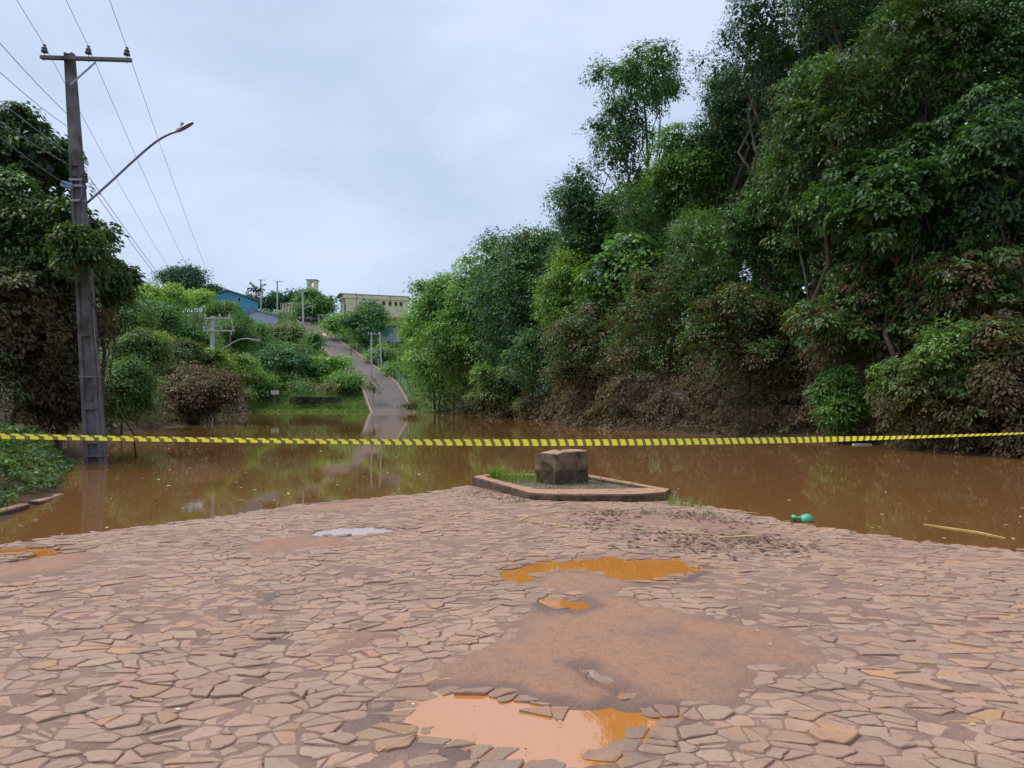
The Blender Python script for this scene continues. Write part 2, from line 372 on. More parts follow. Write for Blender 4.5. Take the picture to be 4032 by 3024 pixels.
bs = N('ShaderNodeBsdfPrincipled', {'Base Color': c, 'Roughness': r, 'Specular IOR Level': 0.4})
hgt = mth(N, 'ADD', noise(N, 45, 6, pos, 0.7), mth(N, 'MULTIPLY', noise(N, 9, 4, pos), 1.2))
bn = N('ShaderNodeBump', {'Strength': 0.9, 'Distance': 0.022, 'Height': hgt}); L(bn.outputs[0], bs.inputs['Normal'])
L(bs.outputs[0], out.inputs['Surface']); M['mud'] = m
ax = axis([(-14, -4.5, 0.09), (-4.5, 4.5, 0.031), (4.5, 14, 0.09)]); ay = axis([(-3, 2.4, 0.2), (2.4, 6.6, 0.027), (6.6, 12, 0.05), (12, 17, 0.1)])
X, Y = np.meshgrid(ax, ay); Z, MM, WET = mud_z(X, Y, True)
pav = grid_mesh('pavement', X, Y, Z, M['mud'], attrs={'wet': WET, 'silt': MM}, keep=Z > -0.25)
tag(pav, kind='structure')

m, N, out, L = mat('paving_stone')
pos = N('ShaderNodeNewGeometry').outputs['Position']
c = N('ShaderNodeAttribute', attribute_name='Col').outputs['Color']
c = mixc(N, mth(N, 'MULTIPLY', smooth_range(N, noise(N, 4.5, 7, pos, 0.68), 0.52, 0.66), 0.6), c, (0.45, 0.235, 0.105))
c = mixc(N, mth(N, 'MULTIPLY', smooth_range(N, noise(N, 1.6, 7, pos, 0.68, 0.4), 0.46, 0.6), 0.5), c, (0.30, 0.182, 0.133))
c = mixc(N, mth(N, 'MULTIPLY', smooth_range(N, noise(N, 26, 6, pos, 0.75), 0.5, 0.66), 0.5), c, (0.25, 0.16, 0.115))
c = mixc(N, smooth_range(N, noise(N, 90, 3, pos), 0.62, 0.72), c, (0.46, 0.33, 0.25))
bs = N('ShaderNodeBsdfPrincipled', {'Base Color': c, 'Roughness': mth(N, 'ADD', 0.5, mth(N, 'MULTIPLY', noise(N, 4, 4, pos), 0.4)), 'Specular IOR Level': 0.3})
bn = N('ShaderNodeBump', {'Strength': 0.8, 'Distance': 0.012, 'Height': mth(N, 'ADD', noise(N, 14, 6, pos, 0.65), mth(N, 'MULTIPLY', noise(N, 70, 3, pos), 0.25))}); L(bn.outputs[0], bs.inputs['Normal'])
L(bs.outputs[0], out.inputs['Surface']); M['stone'] = m

def clip(poly, a, b, c):                         # keep a*x+b*y<=c
    o = []; n = len(poly)
    for i in range(n):
        p, q = poly[i], poly[(i + 1) % n]; dp = a * p[0] + b * p[1] - c; dq = a * q[0] + b * q[1] - c
        if dp <= 0: o.append(p)
        if (dp < 0) != (dq < 0) and dp != dq:
            t = dp / (dp - dq); o.append((p[0] + (q[0] - p[0]) * t, p[1] + (q[1] - p[1]) * t))
    return o
def area(p):
    p = np.asarray(p); return 0.5 * float(np.sum(p[:, 0] * np.roll(p[:, 1], -1) - np.roll(p[:, 0], -1) * p[:, 1]))
def inset(poly, d):
    p = np.asarray(poly); r = [tuple(v) for v in p]; n = len(p); src = p
    for i in range(n):
        e = src[(i + 1) % n] - src[i]; l = np.hypot(*e)
        if l < 1e-5: continue
        nx, ny = e[1] / l, -e[0] / l
        r = clip(r, nx, ny, nx * src[i][0] + ny * src[i][1] - d)
        if len(r) < 3: return None
    return r
def warp(q): x = q[0] * 1.3; return (x, q[1] * 0.95 - 0.028 * x * x * (1.15 if x > 0 else 0.8) + 0.10 * math.sin(x * 1.3))
srng = np.random.default_rng(5)
CELL = 0.123
nxs, nys = int(15 / CELL), int(17 / CELL)
seed = {}
for i in range(nxs):
    for j in range(nys):
        seed[i, j] = ((i - nxs / 2 + 0.5 * (j % 2) + srng.uniform(-.46, .46)) * CELL, 1.6 + (j + srng.uniform(-.42, .42)) * CELL, srng.uniform(-1, 1) * CELL * CELL * 0.28)
stones = []
for (i, j), s in seed.items():
    wx, wy = warp(s)
    if wy < 2.1 or abs(wx) > 0.72 * wy + 1.7 or float(g_road(wx, wy)) < -0.035: continue
    poly = [(s[0] - .5, s[1] - .5), (s[0] + .5, s[1] - .5), (s[0] + .5, s[1] + .5), (s[0] - .5, s[1] + .5)]
    for di in range(-2, 3):
        for dj in range(-2, 3):
            if di == dj == 0: continue
            t = seed.get((i + di, j + dj))
            if t is None: continue
            ex, ey = t[0] - s[0], t[1] - s[1]
            poly = clip(poly, ex, ey, (t[0] ** 2 + t[1] ** 2 - s[0] ** 2 - s[1] ** 2 + s[2] - t[2]) / 2)
            if len(poly) < 3: break
        if len(poly) < 3: break
    if len(poly) < 3: continue
    polys = [poly]
    A = area(poly)
    if A > 0.0165 and srng.random() < 0.55 or srng.random() < 0.10:
        p = np.asarray(poly); ctr = p.mean(0); th = srng.normal(0.12, 0.5) if srng.random() < 0.55 else srng.uniform(0, math.pi)
        a, b = -math.sin(th), math.cos(th); k = a * ctr[0] + b * ctr[1] + srng.normal(0, 0.02)
        polys = [clip(poly, a, b, k), clip(poly, -a, -b, -k)]
    for p in polys:
        if len(p) >= 3: stones.append([warp(v) for v in p])
def stone_geo(poly, ps, mm):
    gap = srng.uniform(0.0018, 0.0068)
    r = inset(poly, gap)
    if r is None or len(r) < 3 or area(r) < 0.0010: return None
    p = [np.array(r[0])]
    for v in r[1:]:
        if np.hypot(*(np.array(v) - p[-1])) > 0.014: p.append(np.array(v))
    if len(p) < 3: return None
    c0 = np.mean(p, 0); x0, y0 = c0
    if ps < -0.055: return None
    o = []
    n = len(p)
    for i in range(n):                           # knock the corners off, roughen the sides
        a, b = p[i], p[(i + 1) % n]; e = b - a; l = np.hypot(*e); nrm = np.array((e[1], -e[0])) / max(l, 1e-6)
        cut = min(0.24, 0.016 / max(l, 1e-4)) * srng.uniform(0.4, 1.4)
        o.append(a + e * cut)
        if l > 0.06: o.append(a + e * srng.uniform(.3, .7) + nrm * srng.uniform(-0.010, 0.0035) * min(1, l / .1))
        o.append(b - e * cut)
    o = np.array(o); n = len(o)
    if area(o) < 0.0006: return None
    if mm > 0.8 and srng.random() < 0.7: return None
    top = float(g_road(x0, y0)) + srng.normal(0.0, 0.0040)
    tx, ty = srng.normal(0, 0.019, 2)
    zt = lambda q: top + (q[:, 0] - x0) * (tx - 0.0) + (q[:, 1] - y0) * (ty - 0.012)
    inn = c0 + (o - c0) * (1 - 0.007 / max(0.05, math.sqrt(area(o)) * 0.6))
    v = np.concatenate([np.c_[o, zt(o) - 0.07], np.c_[o, zt(o) - 0.0025 - srng.uniform(0, .003, n)], np.c_[inn, zt(inn) + srng.normal(0, 0.0012, n)]])
    f = [(i, (i + 1) % n, n + (i + 1) % n, n + i) for i in range(n)] + [(n + i, n + (i + 1) % n, 2 * n + (i + 1) % n, 2 * n + i) for i in range(n)] + [tuple(range(2 * n, 3 * n))]
    k = srng.random(); b = srng.uniform(0.90, 1.08) * (1 - 0.24 * float(sstep(0.28, 0.03, ps)))
    col = np.array((0.362, 0.228, 0.162)) if k < 0.66 else np.array((0.328, 0.217, 0.160)) if k < 0.93 else np.array((0.40, 0.225, 0.125)) if k < 0.98 else np.array((0.365, 0.212, 0.155))
    return v, f, col * b * np.array((1.10, 1.11, 1.09)) * srng.uniform(0.96, 1.04, 3), (x0, y0, area(o))
_c = np.array([np.mean(p, 0) for p in stones])
_ps = np.min([pud_sdf(_c[:, 0], _c[:, 1], k, False) for k in PUD], 0); _mm = mud_mask(_c[:, 0], _c[:, 1])
geo = [g for g in (stone_geo(*a) for a in zip(stones, _ps, _mm)) if g]
def shows(g):                                    # apparent size, for stones inside the view
    x, y, a = g[3]
    return a / y ** 3 if (abs(x) < 0.69 * y and y > 3.0) else 0
geo.sort(key=shows, reverse=True)
for v, f, c, _ in geo[:300]: MB().add(v, f, c).build('paving_stone', M['stone'], pav)
mb = MB()
for v, f, c, _ in geo[300:]: mb.add(v, f, c)
tag(mb.build('paving_stones', M['stone'], pav), kind='stuff')

m, N, out, L = mat('puddle_water')
pos = N('ShaderNodeNewGeometry').outputs['Position']
c = mixc(N, noise(N, 1.2, 4, pos), (0.50, 0.185, 0.035), (0.56, 0.215, 0.045))
bs = N('ShaderNodeBsdfPrincipled', {'Base Color': c, 'Roughness': 0.02, 'IOR': 2.0, 'Specular IOR Level': 0.9})
bn = N('ShaderNodeBump', {'Strength': 0.02, 'Distance': 0.01, 'Height': noise(N, 9, 2, pos)}); L(bn.outputs[0], bs.inputs['Normal'])
L(bs.outputs[0], out.inputs['Surface']); M['puddle'] = m
m, N, out, L = mat('puddle_shallow')
bs = N('ShaderNodeBsdfPrincipled', {'Base Color': (0.36, 0.22, 0.15, 1), 'Roughness': 0.02, 'IOR': 2.0, 'Specular IOR Level': 0.9})
L(bs.outputs[0], out.inputs['Surface']); M['puddle_clear'] = m
for k, pl in PUD.items():
    a = np.array(pl); x0, y0 = a.min(0) - 0.15; x1, y1 = a.max(0) + 0.15
    X, Y = np.meshgrid(np.arange(x0, x1, 0.03), np.arange(y0, y1, 0.03))
    s = pud_sdf(X, Y, k)
    tag(grid_mesh('puddle', X, Y, X * 0 + LEV[k], M['puddle' if k in ('near', 'mid', 'small', 'left', 'arm') else 'puddle_clear'], keep=s < 0.10), kind='structure')

# ------------------------------------------------------------------ hill road
RP = np.array([(-17.6, 109, -0.25), (-18.6, 113, .35), (-20.3, 119, 1.5), (-23.4, 128, 4.75), (-31.9, 148, 9.2), (-42.2, 170, 14.6), (-50.3, 188, 18.3), (-62.5, 220, 25.3), (-68, 236, 27.4)])
tt = np.linspace(0, len(RP) - 1, 90)
RC = np.stack([np.interp(tt, np.arange(len(RP)), RP[:, i]) for i in range(3)], 1)
for _ in range(6): RC[1:-1] = (RC[:-2] + RC[1:-1] * 2 + RC[2:]) / 4
m, N, out, L = mat('hill_road')
pos = N('ShaderNodeNewGeometry').outputs['Position']
vo = N('ShaderNodeTexVoronoi', {'Vector': pos, 'Scale': 2.2}, feature='F1')
c = mixc(N, vo.outputs['Distance'], (0.18, 0.135, 0.12), (0.075, 0.058, 0.052))
c = mixc(N, smooth_range(N, noise(N, 0.8, 6, pos, 0.7), 0.42, 0.6), c, (0.115, 0.086, 0.078))
c = mixc(N, mth(N, 'MULTIPLY', vo.outputs['Color'], 0.4), c, (0.15, 0.115, 0.105))
bs = N('ShaderNodeBsdfPrincipled', {'Base Color': c, 'Roughness': 0.7}); L(bs.outputs[0], out.inputs['Surface']); M['hroad'] = m
side = np.gradient(RC, axis=0); side = np.stack([side[:, 1], -side[:, 0]], 1); side /= np.linalg.norm(side, axis=1)[:, None]
us = np.linspace(-1, 1, 9); hw = 3.1
X = RC[:, 0:1] + side[:, 0:1] * us * hw; Y = RC[:, 1:2] + side[:, 1:2] * us * hw
zc = np.maximum(land(RC[:, 0], RC[:, 1]), np.max(land(X, Y), 1)) + 0.12
zc[0] = -0.25
ROADZ = zc
Z = np.repeat(zc[:, None], 9, 1) - 0.06 * us ** 2
hroad = grid_mesh('hill_road', X, Y, Z, M['hroad']); tag(hroad, kind='structure')
M['kerb'] = surf('red_kerb', (0.30, 0.20, 0.15), (0.40, 0.29, 0.22), 0.8, 0.9, 0)
for sgn in (-1, 1):                              # low earth-stained kerbs
    mb = MB(); e = RC[:, :2] + side * sgn * (hw + 0.12)
    pts = np.c_[e, zc - 0.01]
    lo = []
    for i in range(len(pts)):
        n2 = side[i] * 0.12
        for dx, dz in ((-1, -.6), (-1, .12), (1, .12), (1, -.6)): lo.append((pts[i][0] + n2[0] * dx, pts[i][1] + n2[1] * dx, pts[i][2] + dz))
    f = [(i * 4 + j, i * 4 + (j + 1) % 4, i * 4 + 4 + (j + 1) % 4, i * 4 + 4 + j) for i in range(len(pts) - 1) for j in range(4)]
    mb.add(lo, f).build('kerb', M['kerb'], hroad)
def road_dist(x, y):
    d = np.full(np.shape(x), 1e9)
    for p in RC[::2]: d = np.minimum(d, np.hypot(np.asarray(x) - p[0], np.asarray(y) - p[1]))
    return d
# ------------------------------------------------------------------ foliage
PAL = {'dark': (0.048, 0.108, 0.034), 'mid': (0.078, 0.170, 0.042), 'light': (0.130, 0.240, 0.048), 'lime': (0.19, 0.28, 0.04), 'blue': (0.038, 0.088, 0.055), 'deep': (0.022, 0.058, 0.026),
       'olive': (0.095, 0.132, 0.046), 'brown': (0.135, 0.088, 0.05), 'dry': (0.13, 0.10, 0.055), 'yellow': (0.24, 0.25, 0.03)}
frng = np.random.default_rng(77)
def unit(v): return v / (np.linalg.norm(v, axis=-1, keepdims=True) + 1e-9)
def leaf_arrays(c, out_dir, size, col, droop=0.5, aspect=0.5, flat=0.7):
    n = len(c)
    nrm = unit(np.array((0, 0, 1.0)) * flat + out_dir * 0.55 + frng.normal(0, 0.45, (n, 3)))
    t = unit(out_dir + frng.normal(0, 0.55, (n, 3)) + np.array((0, 0, -droop)))
    t = unit(t - nrm * np.sum(t * nrm, 1, keepdims=True)); b = np.cross(nrm, t)
    L = size[:, None] * frng.uniform(0.7, 1.25, (n, 1)); W = L * aspect * 0.5
    fold = nrm * W * 0.35
    v = np.stack([c - t * L * 0.45, c + b * W + fold - t * L * 0.05, c + t * L * 0.55 - nrm * L * 0.1, c - b * W + fold - t * L * 0.05], 1)
    return v.reshape(-1, 3), np.repeat(col, 4, 0)
def leaf_mesh(name, parts, mt, parent=None, kind=None):
    v = np.concatenate([p[0] for p in parts]); c = np.concatenate([p[1] for p in parts])
    if parent is not None: v = v - np.array(world_loc(parent))
    me = quads(name, v, np.arange(len(v)).reshape(-1, 4))
    a = me.color_attributes.new('Col', 'FLOAT_COLOR', 'POINT')
    a.data.foreach_set('color', np.concatenate([np.clip(c, 0, 1), np.ones((len(c), 1))], 1).astype(np.float32).ravel())
    o = link(name, me, mt, parent)
    if kind: o['kind'] = kind
    return o
def clumps(centers, dirs, spread, per, size, pal, droop=0.5, aspect=0.5, flat=0.7, cvar=0.3):
    """a flattened spray of leaves round every centre, all facing roughly the same way"""
    n = len(centers)
    nc = unit(dirs * 0.55 + np.array((0, 0, 1.0)) * flat + frng.normal(0, 0.3, (n, 3)))
    e1 = unit(np.cross(nc, frng.normal(0, 1, (n, 3)))); e2 = np.cross(nc, e1)
    rr = np.repeat(np.broadcast_to(spread, (n,)) * frng.uniform(0.6, 1.35, n), per)[:, None]
    a = frng.uniform(0, 2 * math.pi, (n * per, 1)); q = np.sqrt(frng.random((n * per, 1)))
    rad = np.repeat(e1, per, 0) * np.cos(a) + np.repeat(e2, per, 0) * np.sin(a); N_ = np.repeat(nc, per, 0)
    c = np.repeat(centers, per, 0) + rad * q * rr * 1.5 + N_ * frng.normal(0, 0.2, (n * per, 1)) * rr
    c[:, 2] -= (q * q * rr)[:, 0] * 0.45 * droop
    nrm = unit(N_ + rad * 0.3 * q + frng.normal(0, 0.3, (n * per, 3)))
    t = unit(rad + np.repeat(dirs, per, 0) * 0.5 + frng.normal(0, 0.35, (n * per, 3)) + np.array((0, 0, -droop * 0.8)))
    t = unit(t - nrm * np.sum(t * nrm, 1, keepdims=True)); b = np.cross(nrm, t)
    base = np.array([PAL[p] for p in pal]); ci = base[frng.integers(0, len(base), n)] * frng.uniform(1 - cvar, 1 + cvar, (n, 1))
    col = np.repeat(ci, per, 0) * frng.uniform(0.8, 1.22, (n * per, 1)) * frng.uniform(0.93, 1.07, (n * per, 3))
    L = np.broadcast_to(size, (n * per,)).astype(float)[:, None] * frng.uniform(0.65, 1.3, (n * per, 1)); W = L * aspect * 0.5; fold = nrm * W * 0.3
    v = np.stack([c - t * L * 0.45, c + b * W + fold - t * L * 0.05, c + t * L * 0.55 - nrm * L * 0.1, c - b * W + fold - t * L * 0.05], 1)
    return v.reshape(-1, 3), np.repeat(col, 4, 0)
def lobes_of(c, r, n, rs, low=False):
    c = np.asarray(c, float); r = np.asarray(r, float); L = []
    for i in range(n):
        u = unit(frng.normal(0, 1, 3)); u[2] = u[2] if low or u[2] > -0.5 else -u[2] * 0.6
        q = frng.uniform(0.35, 0.82)
        s = frng.uniform(0.75, 1.25) * rs
        L.append((c + u * r * q, r * s * np.array((1, 1, frng.uniform(0.7, 0.95)))))
    S_ = []
    for lc, lr in L:                             # ragged outline: smaller boughs budding from the big ones
        for _ in range(4):
            u = unit(frng.normal(0, 1, 3)); u[2] = abs(u[2]) if frng.random() < 0.6 else u[2]
            S_.append((lc + u * lr * frng.uniform(0.75, 1.1), lr * frng.uniform(0.32, 0.6) * np.array((1, 1, frng.uniform(0.6, 0.95)))))
    return [(a, b * 0.86) for a, b in L] + S_ + [(c, r * 0.55)]
def crown_parts(lobes, leaf, cover, pal, droop=0.5, aspect=0.5, flat=0.7, per=36, cap=26000, under=0.25, dist=40.0):
    cr = float(np.clip(0.0092 * dist, 0.24, 1.8)); M_ = 9000
    LC_ = np.array([l[0] for l in lobes]); LR = np.array([l[1] for l in lobes])
    w = LR.mean(1) ** 2; k = frng.choice(len(lobes), M_, p=w / w.sum()); C, R = LC_[k], LR[k]
    u = unit(frng.normal(0, 1, (M_, 3))); flip = (u[:, 2] < -0.1) & (frng.random(M_) > under); u[flip, 2] *= -1
    nz = fbm(u[:, 0] * 1.6 + C[:, 0], u[:, 1] * 1.6 + u[:, 2] * 1.3 + C[:, 2], 17, 3)[:, None]
    q = frng.uniform(0.82, 1.06, (M_, 1)) * (1 + 0.42 * nz); far = frng.random(M_) < 0.14; q[far] *= frng.uniform(1.05, 1.32, (far.sum(), 1))
    pts = C + u * R * q
    rel = np.min(np.where(np.arange(len(lobes))[None] == k[:, None], 9, np.linalg.norm((pts[:, None] - LC_[None]) / LR[None], axis=2)), 1)
    ok = rel > 0.8; frac = ok.mean(); pts, u, C, R = pts[ok], u[ok], C[ok], R[ok]
    A = sum(4 * math.pi * np.mean(r) ** 2 for r in LR) * frac
    fz = min(1.3, max(1.0, math.sqrt(cover * 1.25 * A / cr ** 2 * per / cap))); cr *= fz ** 0.8; leaf *= fz ** 0.5
    nc = int(min(cap / per, cover * 1.25 * A / cr ** 2, len(pts))); sel = slice(0, nc)
    a = clumps(pts[sel], u[sel], cr, per, leaf, pal, droop, aspect, flat)
    n2 = int(nc * per * 0.12); kk = frng.choice(len(lobes), n2, p=w / w.sum()); uu = unit(frng.normal(0, 1, (n2, 3)))
    c2 = LC_[kk] + uu * LR[kk] * frng.uniform(0.25, 0.6, (n2, 1)); base = np.array([PAL[p] for p in pal])
    b = leaf_arrays(c2, uu, np.full(n2, leaf * 1.7), base[frng.integers(0, len(base), n2)] * frng.uniform(.7, 1.2, (n2, 1)), 0.3, 0.7, 0.4)
    return np.concatenate([a[0], b[0]]), np.concatenate([a[1], b[1]])
def limb(a, b, r0, r1, k=5, wob=0.06):
    a = np.asarray(a, float); b = np.asarray(b, float); t = np.linspace(0, 1, k)[:, None]; L = np.linalg.norm(b - a)
    p = a + (b - a) * t; p[1:-1] += frng.normal(0, wob * L * 0.5, (k - 2, 3)) * np.array((1, 1, 0.3))
    return p, np.linspace(r0, r1, k)
def tree(label, x, y, w, h, d, pal=('mid', 'dark'), leaf=None, cover=1.0, n_l=11, rs=0.42, mud=None, name='broadleaf_tree', cat='tree', droop=0.5, aspect=0.5, flat=0.7, zb=None, cap=16500, group=None, thick=1.0, under=0.25, deep=1.0, stem=True, back=0.0):
    k = 1.5 if x > 850 else 1.02 if d > 140 else 1.22 if x > 230 else 1.25
    if h < 20 or stem is False: k = 1.1
    kh = k * 1.25 if x > 850 and stem else k * 0.95
    if x > 850 and stem: y += h * 0.25; under = max(under, 0.6)
    if d > 48: bright = 1.25 + 0.5 * min(1, max(0, d - 70) / 50)  # leaf colour brightened with distance, standing in for light haze
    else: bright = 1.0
    w *= k; h *= kh; rs = max(rs, 0.4) if cover > 0.6 else rs
    c = Q(x, y, d); rx = w * S2 / F * d; rz = h * S2 / F * d
    r = np.array((rx, rx * deep, rz)); leaf = (leaf or max(0.17, 0.0040 * d)) * 0.84
    gz = land1(c[0], c[1]) if zb is None else zb
    base = np.array((c[0] + frng.normal(0, rx * 0.08), c[1] + back + frng.normal(0, rx * 0.08), min(gz, c[2] - rz * 0.6)))
    root = empty(name, base); tag(root, label, cat, group)
    lobes = lobes_of(c, r, n_l, rs)
    if stem:
        hgt = c[2] - base[2]; r0 = max(0.05, 0.010 * (hgt + rz)) * thick
        tb = MB(); bt = base.copy(); bt[2] -= 0.3
        p, q = limb(bt, c + np.array((0, 0, rz * 0.25)), r0 * 1.15, r0 * 0.35, 8, 0.05); tb.tube(p, q, 7)
        for lc, lr in lobes[:9]:
            s = p[min(7, max(2, int(frng.uniform(3, 6.5))))]; pp, qq = limb(s, lc, r0 * 0.42, r0 * 0.1, 5, 0.1); tb.tube(pp, qq, 5)
        tb.build('trunk', M['bark'], root, smooth=True)
    _v, _c = crown_parts(lobes, leaf, cover, pal, droop, aspect, flat, cap=cap, under=under, dist=d)
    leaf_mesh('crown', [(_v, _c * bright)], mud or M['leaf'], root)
    return root
MUD, MUDL = M['leaf_mud'], M['leaf_mud_low']

# -- forest on the right-hand bank, from the far road end to the near edge of the picture
tree('pale feathery tree at the far end of the wood beside the hill road', 938, 705, 42, 60, 112, ('light', 'mid'), cover=1.0, flat=1.1, n_l=14)
tree('rounded mid green tree second along the wood edge from the hill road', 968, 692, 54, 66, 104, ('mid', 'light', 'dark'), n_l=13)
tree('spreading bright green tree below the skyline above the far water end', 1030, 662, 58, 62, 96, ('light', 'mid'), flat=1.1, n_l=13)
tree('grey green tree on the skyline left of the leaning wood slope', 1100, 640, 56, 72, 88, ('blue', 'mid'), n_l=13)
tree('bushy grey green tree on the skyline where the wood starts to climb', 1170, 590, 58, 80, 80, ('blue', 'olive', 'mid'), n_l=13)
tree('pointed dark tree with ragged top below the tall slender tree', 1258, 520, 54, 100, 70, ('dark', 'mid', 'blue'), n_l=14)
tree('tall slender tree with open see-through crown standing alone on the skyline', 1386, 175, 82, 58, 62, ('dark', 'mid', 'mid'), cover=0.36, n_l=12, rs=0.3, cap=9000, thick=0.6, under=0.5)
tree('loose lower foliage column under the tall slender open-crowned tree', 1350, 300, 54, 66, 62.5, ('blue', 'dark', 'mid'), cover=0.3, n_l=11, cap=7000, rs=0.4, thick=0.6, under=0.5)
tree('light green feathery tree below the sky gap of the wood', 1490, 375, 66, 72, 52, ('light', 'mid'), flat=1.1, n_l=13)
tree('dark tree in the dip behind the light green feathery one', 1575, 265, 52, 84, 51, ('dark', 'blue', 'mid'), n_l=12)
tree('tall fine leaved tree at the top edge right of the sky gap', 1640, 90, 76, 135, 46, ('blue', 'dark'), leaf=0.2, aspect=0.32, droop=1.0, n_l=15, cover=0.85, under=0.4)
tree('dark crown at the top edge between the fine leaved tree and the corner', 1790, 40, 90, 110, 42, ('dark', 'deep', 'mid'), n_l=13)
tree('big olive tree with reddish tips and drooping leaves mid wood', 1775, 330, 98, 150, 33, ('olive', 'mid', 'dark'), leaf=0.21, droop=0.9, n_l=17, rs=0.34)
tree('broad dark tree filling the upper part near the top corner', 1985, 170, 120, 150, 32, ('mid', 'dark', 'olive'), leaf=0.2, droop=0.8, n_l=17, rs=0.34)
tree('dark green tree cut by the picture edge at the top corner', 2170, 80, 110, 150, 31, ('mid', 'dark'), leaf=0.2, n_l=14)
tree('large leaved dark tree hanging over the shaded hollow', 1930, 430, 105, 110, 29, ('dark', 'mid'), leaf=0.24, droop=0.9, n_l=15, rs=0.36)
tree('deep green tree with heavy drooping foliage at the picture edge', 2130, 400, 110, 150, 27.5, ('dark', 'mid', 'deep'), leaf=0.21, droop=0.9, n_l=16, rs=0.36)
tree('dark tree filling the wood under the light green feathery one', 1440, 490, 80, 110, 54, ('dark', 'mid'), n_l=13)
tree('vine covered tree with broad heart shaped leaves at mid wood', 1345, 640, 66, 80, 51, ('blue', 'mid', 'light'), leaf=0.3, aspect=0.85, droop=1.1, n_l=13, cover=1.1)
tree('lush bright green tree between the vine covered one and the olive tree', 1545, 580, 86, 105, 43, ('mid', 'light', 'dark'), droop=0.8, n_l=14)
tree('dense mid green tree above the brown undergrowth right of centre', 1660, 520, 66, 90, 38, ('dark', 'mid'), leaf=0.2, n_l=12, mud=MUD)
tree('lime vine draped tree standing behind the vine covered heart leaved one', 1225, 655, 46, 90, 66, ('lime', 'light', 'mid'), n_l=12)
tree('dark tree low in the wood between lime vines and the far bank', 1120, 700, 66, 85, 78, ('dark', 'mid', 'blue'), n_l=12)
tree('low green tree overhanging the water near the far bank', 1010, 745, 66, 80, 94, ('mid', 'light', 'dark'), n_l=12)
tree('small bright tree leaning over the far water corner by the road', 950, 790, 48, 66, 106, ('light', 'mid'), n_l=11, mud=MUDL)
tree('low dark tree above the deep shadow at mid bank', 1180, 795, 60, 66, 66, ('dark', 'blue', 'mid'), n_l=11, mud=MUDL)
tree('pale green bough dipping to the water by the deepest shadow', 1070, 835, 40, 36, 74, ('light', 'olive'), n_l=9, mud=MUDL)
tree('muddy leaved small tree in front of the vine covered tree', 1265, 770, 62, 70, 50, ('olive', 'dark', 'dry'), n_l=12, mud=MUD)
tree('olive shrubby tree half stained with mud at mid bank', 1430, 720, 80, 80, 44, ('olive', 'mid', 'brown'), n_l=13, mud=MUD)
tree('mud browned small tree between the two largest thickets', 1620, 730, 80, 90, 36, ('olive', 'olive', 'mid', 'brown'), leaf=0.18, n_l=13, mud=MUD)
tree('rusty brown flood stained tree under the large leaved one', 1860, 680, 100, 80, 31, ('olive', 'brown', 'mid', 'mid'), leaf=0.19, n_l=14, mud=MUD)
tree('green topped muddy tree under the heavy foliage at the edge', 2090, 640, 110, 90, 27.5, ('mid', 'olive', 'brown'), leaf=0.19, n_l=14, mud=MUD)
tree('pale green bush leaning out over the water at the near bank', 2030, 830, 84, 92, 24.5, ('mid', 'olive', 'light'), leaf=0.16, n_l=13, mud=MUDL, name='bush', cat='bush')
tree('brown leaved bush trailing in the water at the picture edge', 2180, 870, 76, 95, 22.8, ('olive', 'olive', 'brown', 'mid'), leaf=0.16, n_l=12, mud=MUD, name='bush', cat='bush')
tree('bright small leafy shrub at the foot of the shaded trunks', 1830, 870, 40, 44, 29.3, ('light', 'mid'), leaf=0.17, n_l=8, name='shrub', cat='shrub')
tree('straw coloured tuft of brush at the water edge with a green sprig', 1140, 880, 28, 14, 68, ('dry', 'brown', 'light'), leaf=0.3, aspect=0.15, n_l=6, name='brush_tuft', cat='brush', stem=False)

# dense wood behind those trees: one mass
parts = []
for x, y, w, h, d in ((960, 720, 70, 110, 122), (1060, 690, 80, 120, 108), (1150, 660, 80, 120, 98), (1240, 640, 70, 140, 86), (1330, 560, 70, 130, 76), (1420, 520, 80, 160, 68), (1520, 430, 90, 140, 62),
                      (1610, 330, 90, 160, 58), (1720, 240, 110, 200, 54), (1850, 200, 120, 240, 50), (2000, 150, 140, 260, 46), (2150, 200, 140, 280, 42), (2290, 250, 140, 320, 38), (1560, 700, 90, 150, 56), (1700, 640, 110, 170, 50), (1880, 600, 130, 180, 42), (2060, 560, 130, 200, 38), (2260, 620, 140, 240, 33), (2420, 400, 160, 380, 30), (1750, 820, 100, 90, 42), (1950, 800, 110, 110, 36), (2120, 800, 110, 120, 32)):
    c = Q(x, y, d); r = np.array((w, w, h)) * S2 / F * d
    parts.append(crown_parts(lobes_of(c, r, 10, 0.45, True), 0.55, 0.7, ('dark', 'deep', 'mid'), cap=3600, under=1, dist=70))
tag(leaf_mesh('forest', parts, M['leaf_mud'], kind='stuff'), 'dense dark wood filling the slope behind the bank trees')

# flood browned undergrowth along that bank: one mass
BANK = np.array([(-11, 105), (-9, 101), (-3, 84), (2.6, 61.5), (5.3, 43), (9.1, 36.8), (12.2, 32.8), (14.2, 28.3), (13.7, 23.6), (15.6, 21.2), (17.5, 15)])
seg = np.linalg.norm(np.diff(BANK, axis=0), axis=1); cum = np.r_[0, np.cumsum(seg)]
def bank_pts(n, near_bias=1.0):
    s = frng.random(n) ** (1 / near_bias) * cum[-1]
    p = np.stack([np.interp(s, cum, BANK[:, k]) for k in range(2)], 1)
    i = np.clip(np.searchsorted(cum, s) - 1, 0, len(seg) - 1); t = (BANK[i + 1] - BANK[i]) / seg[i][:, None]
    return p, np.stack([-t[:, 1], t[:, 0]], 1)   # point and the normal pointing inland (right of the walk)
p, nin = bank_pts(5000, 1.9); nin = -nin
nin = np.where((nin[:, :1] * 1 + nin[:, 1:] * 0.2) < 0, -nin, nin)
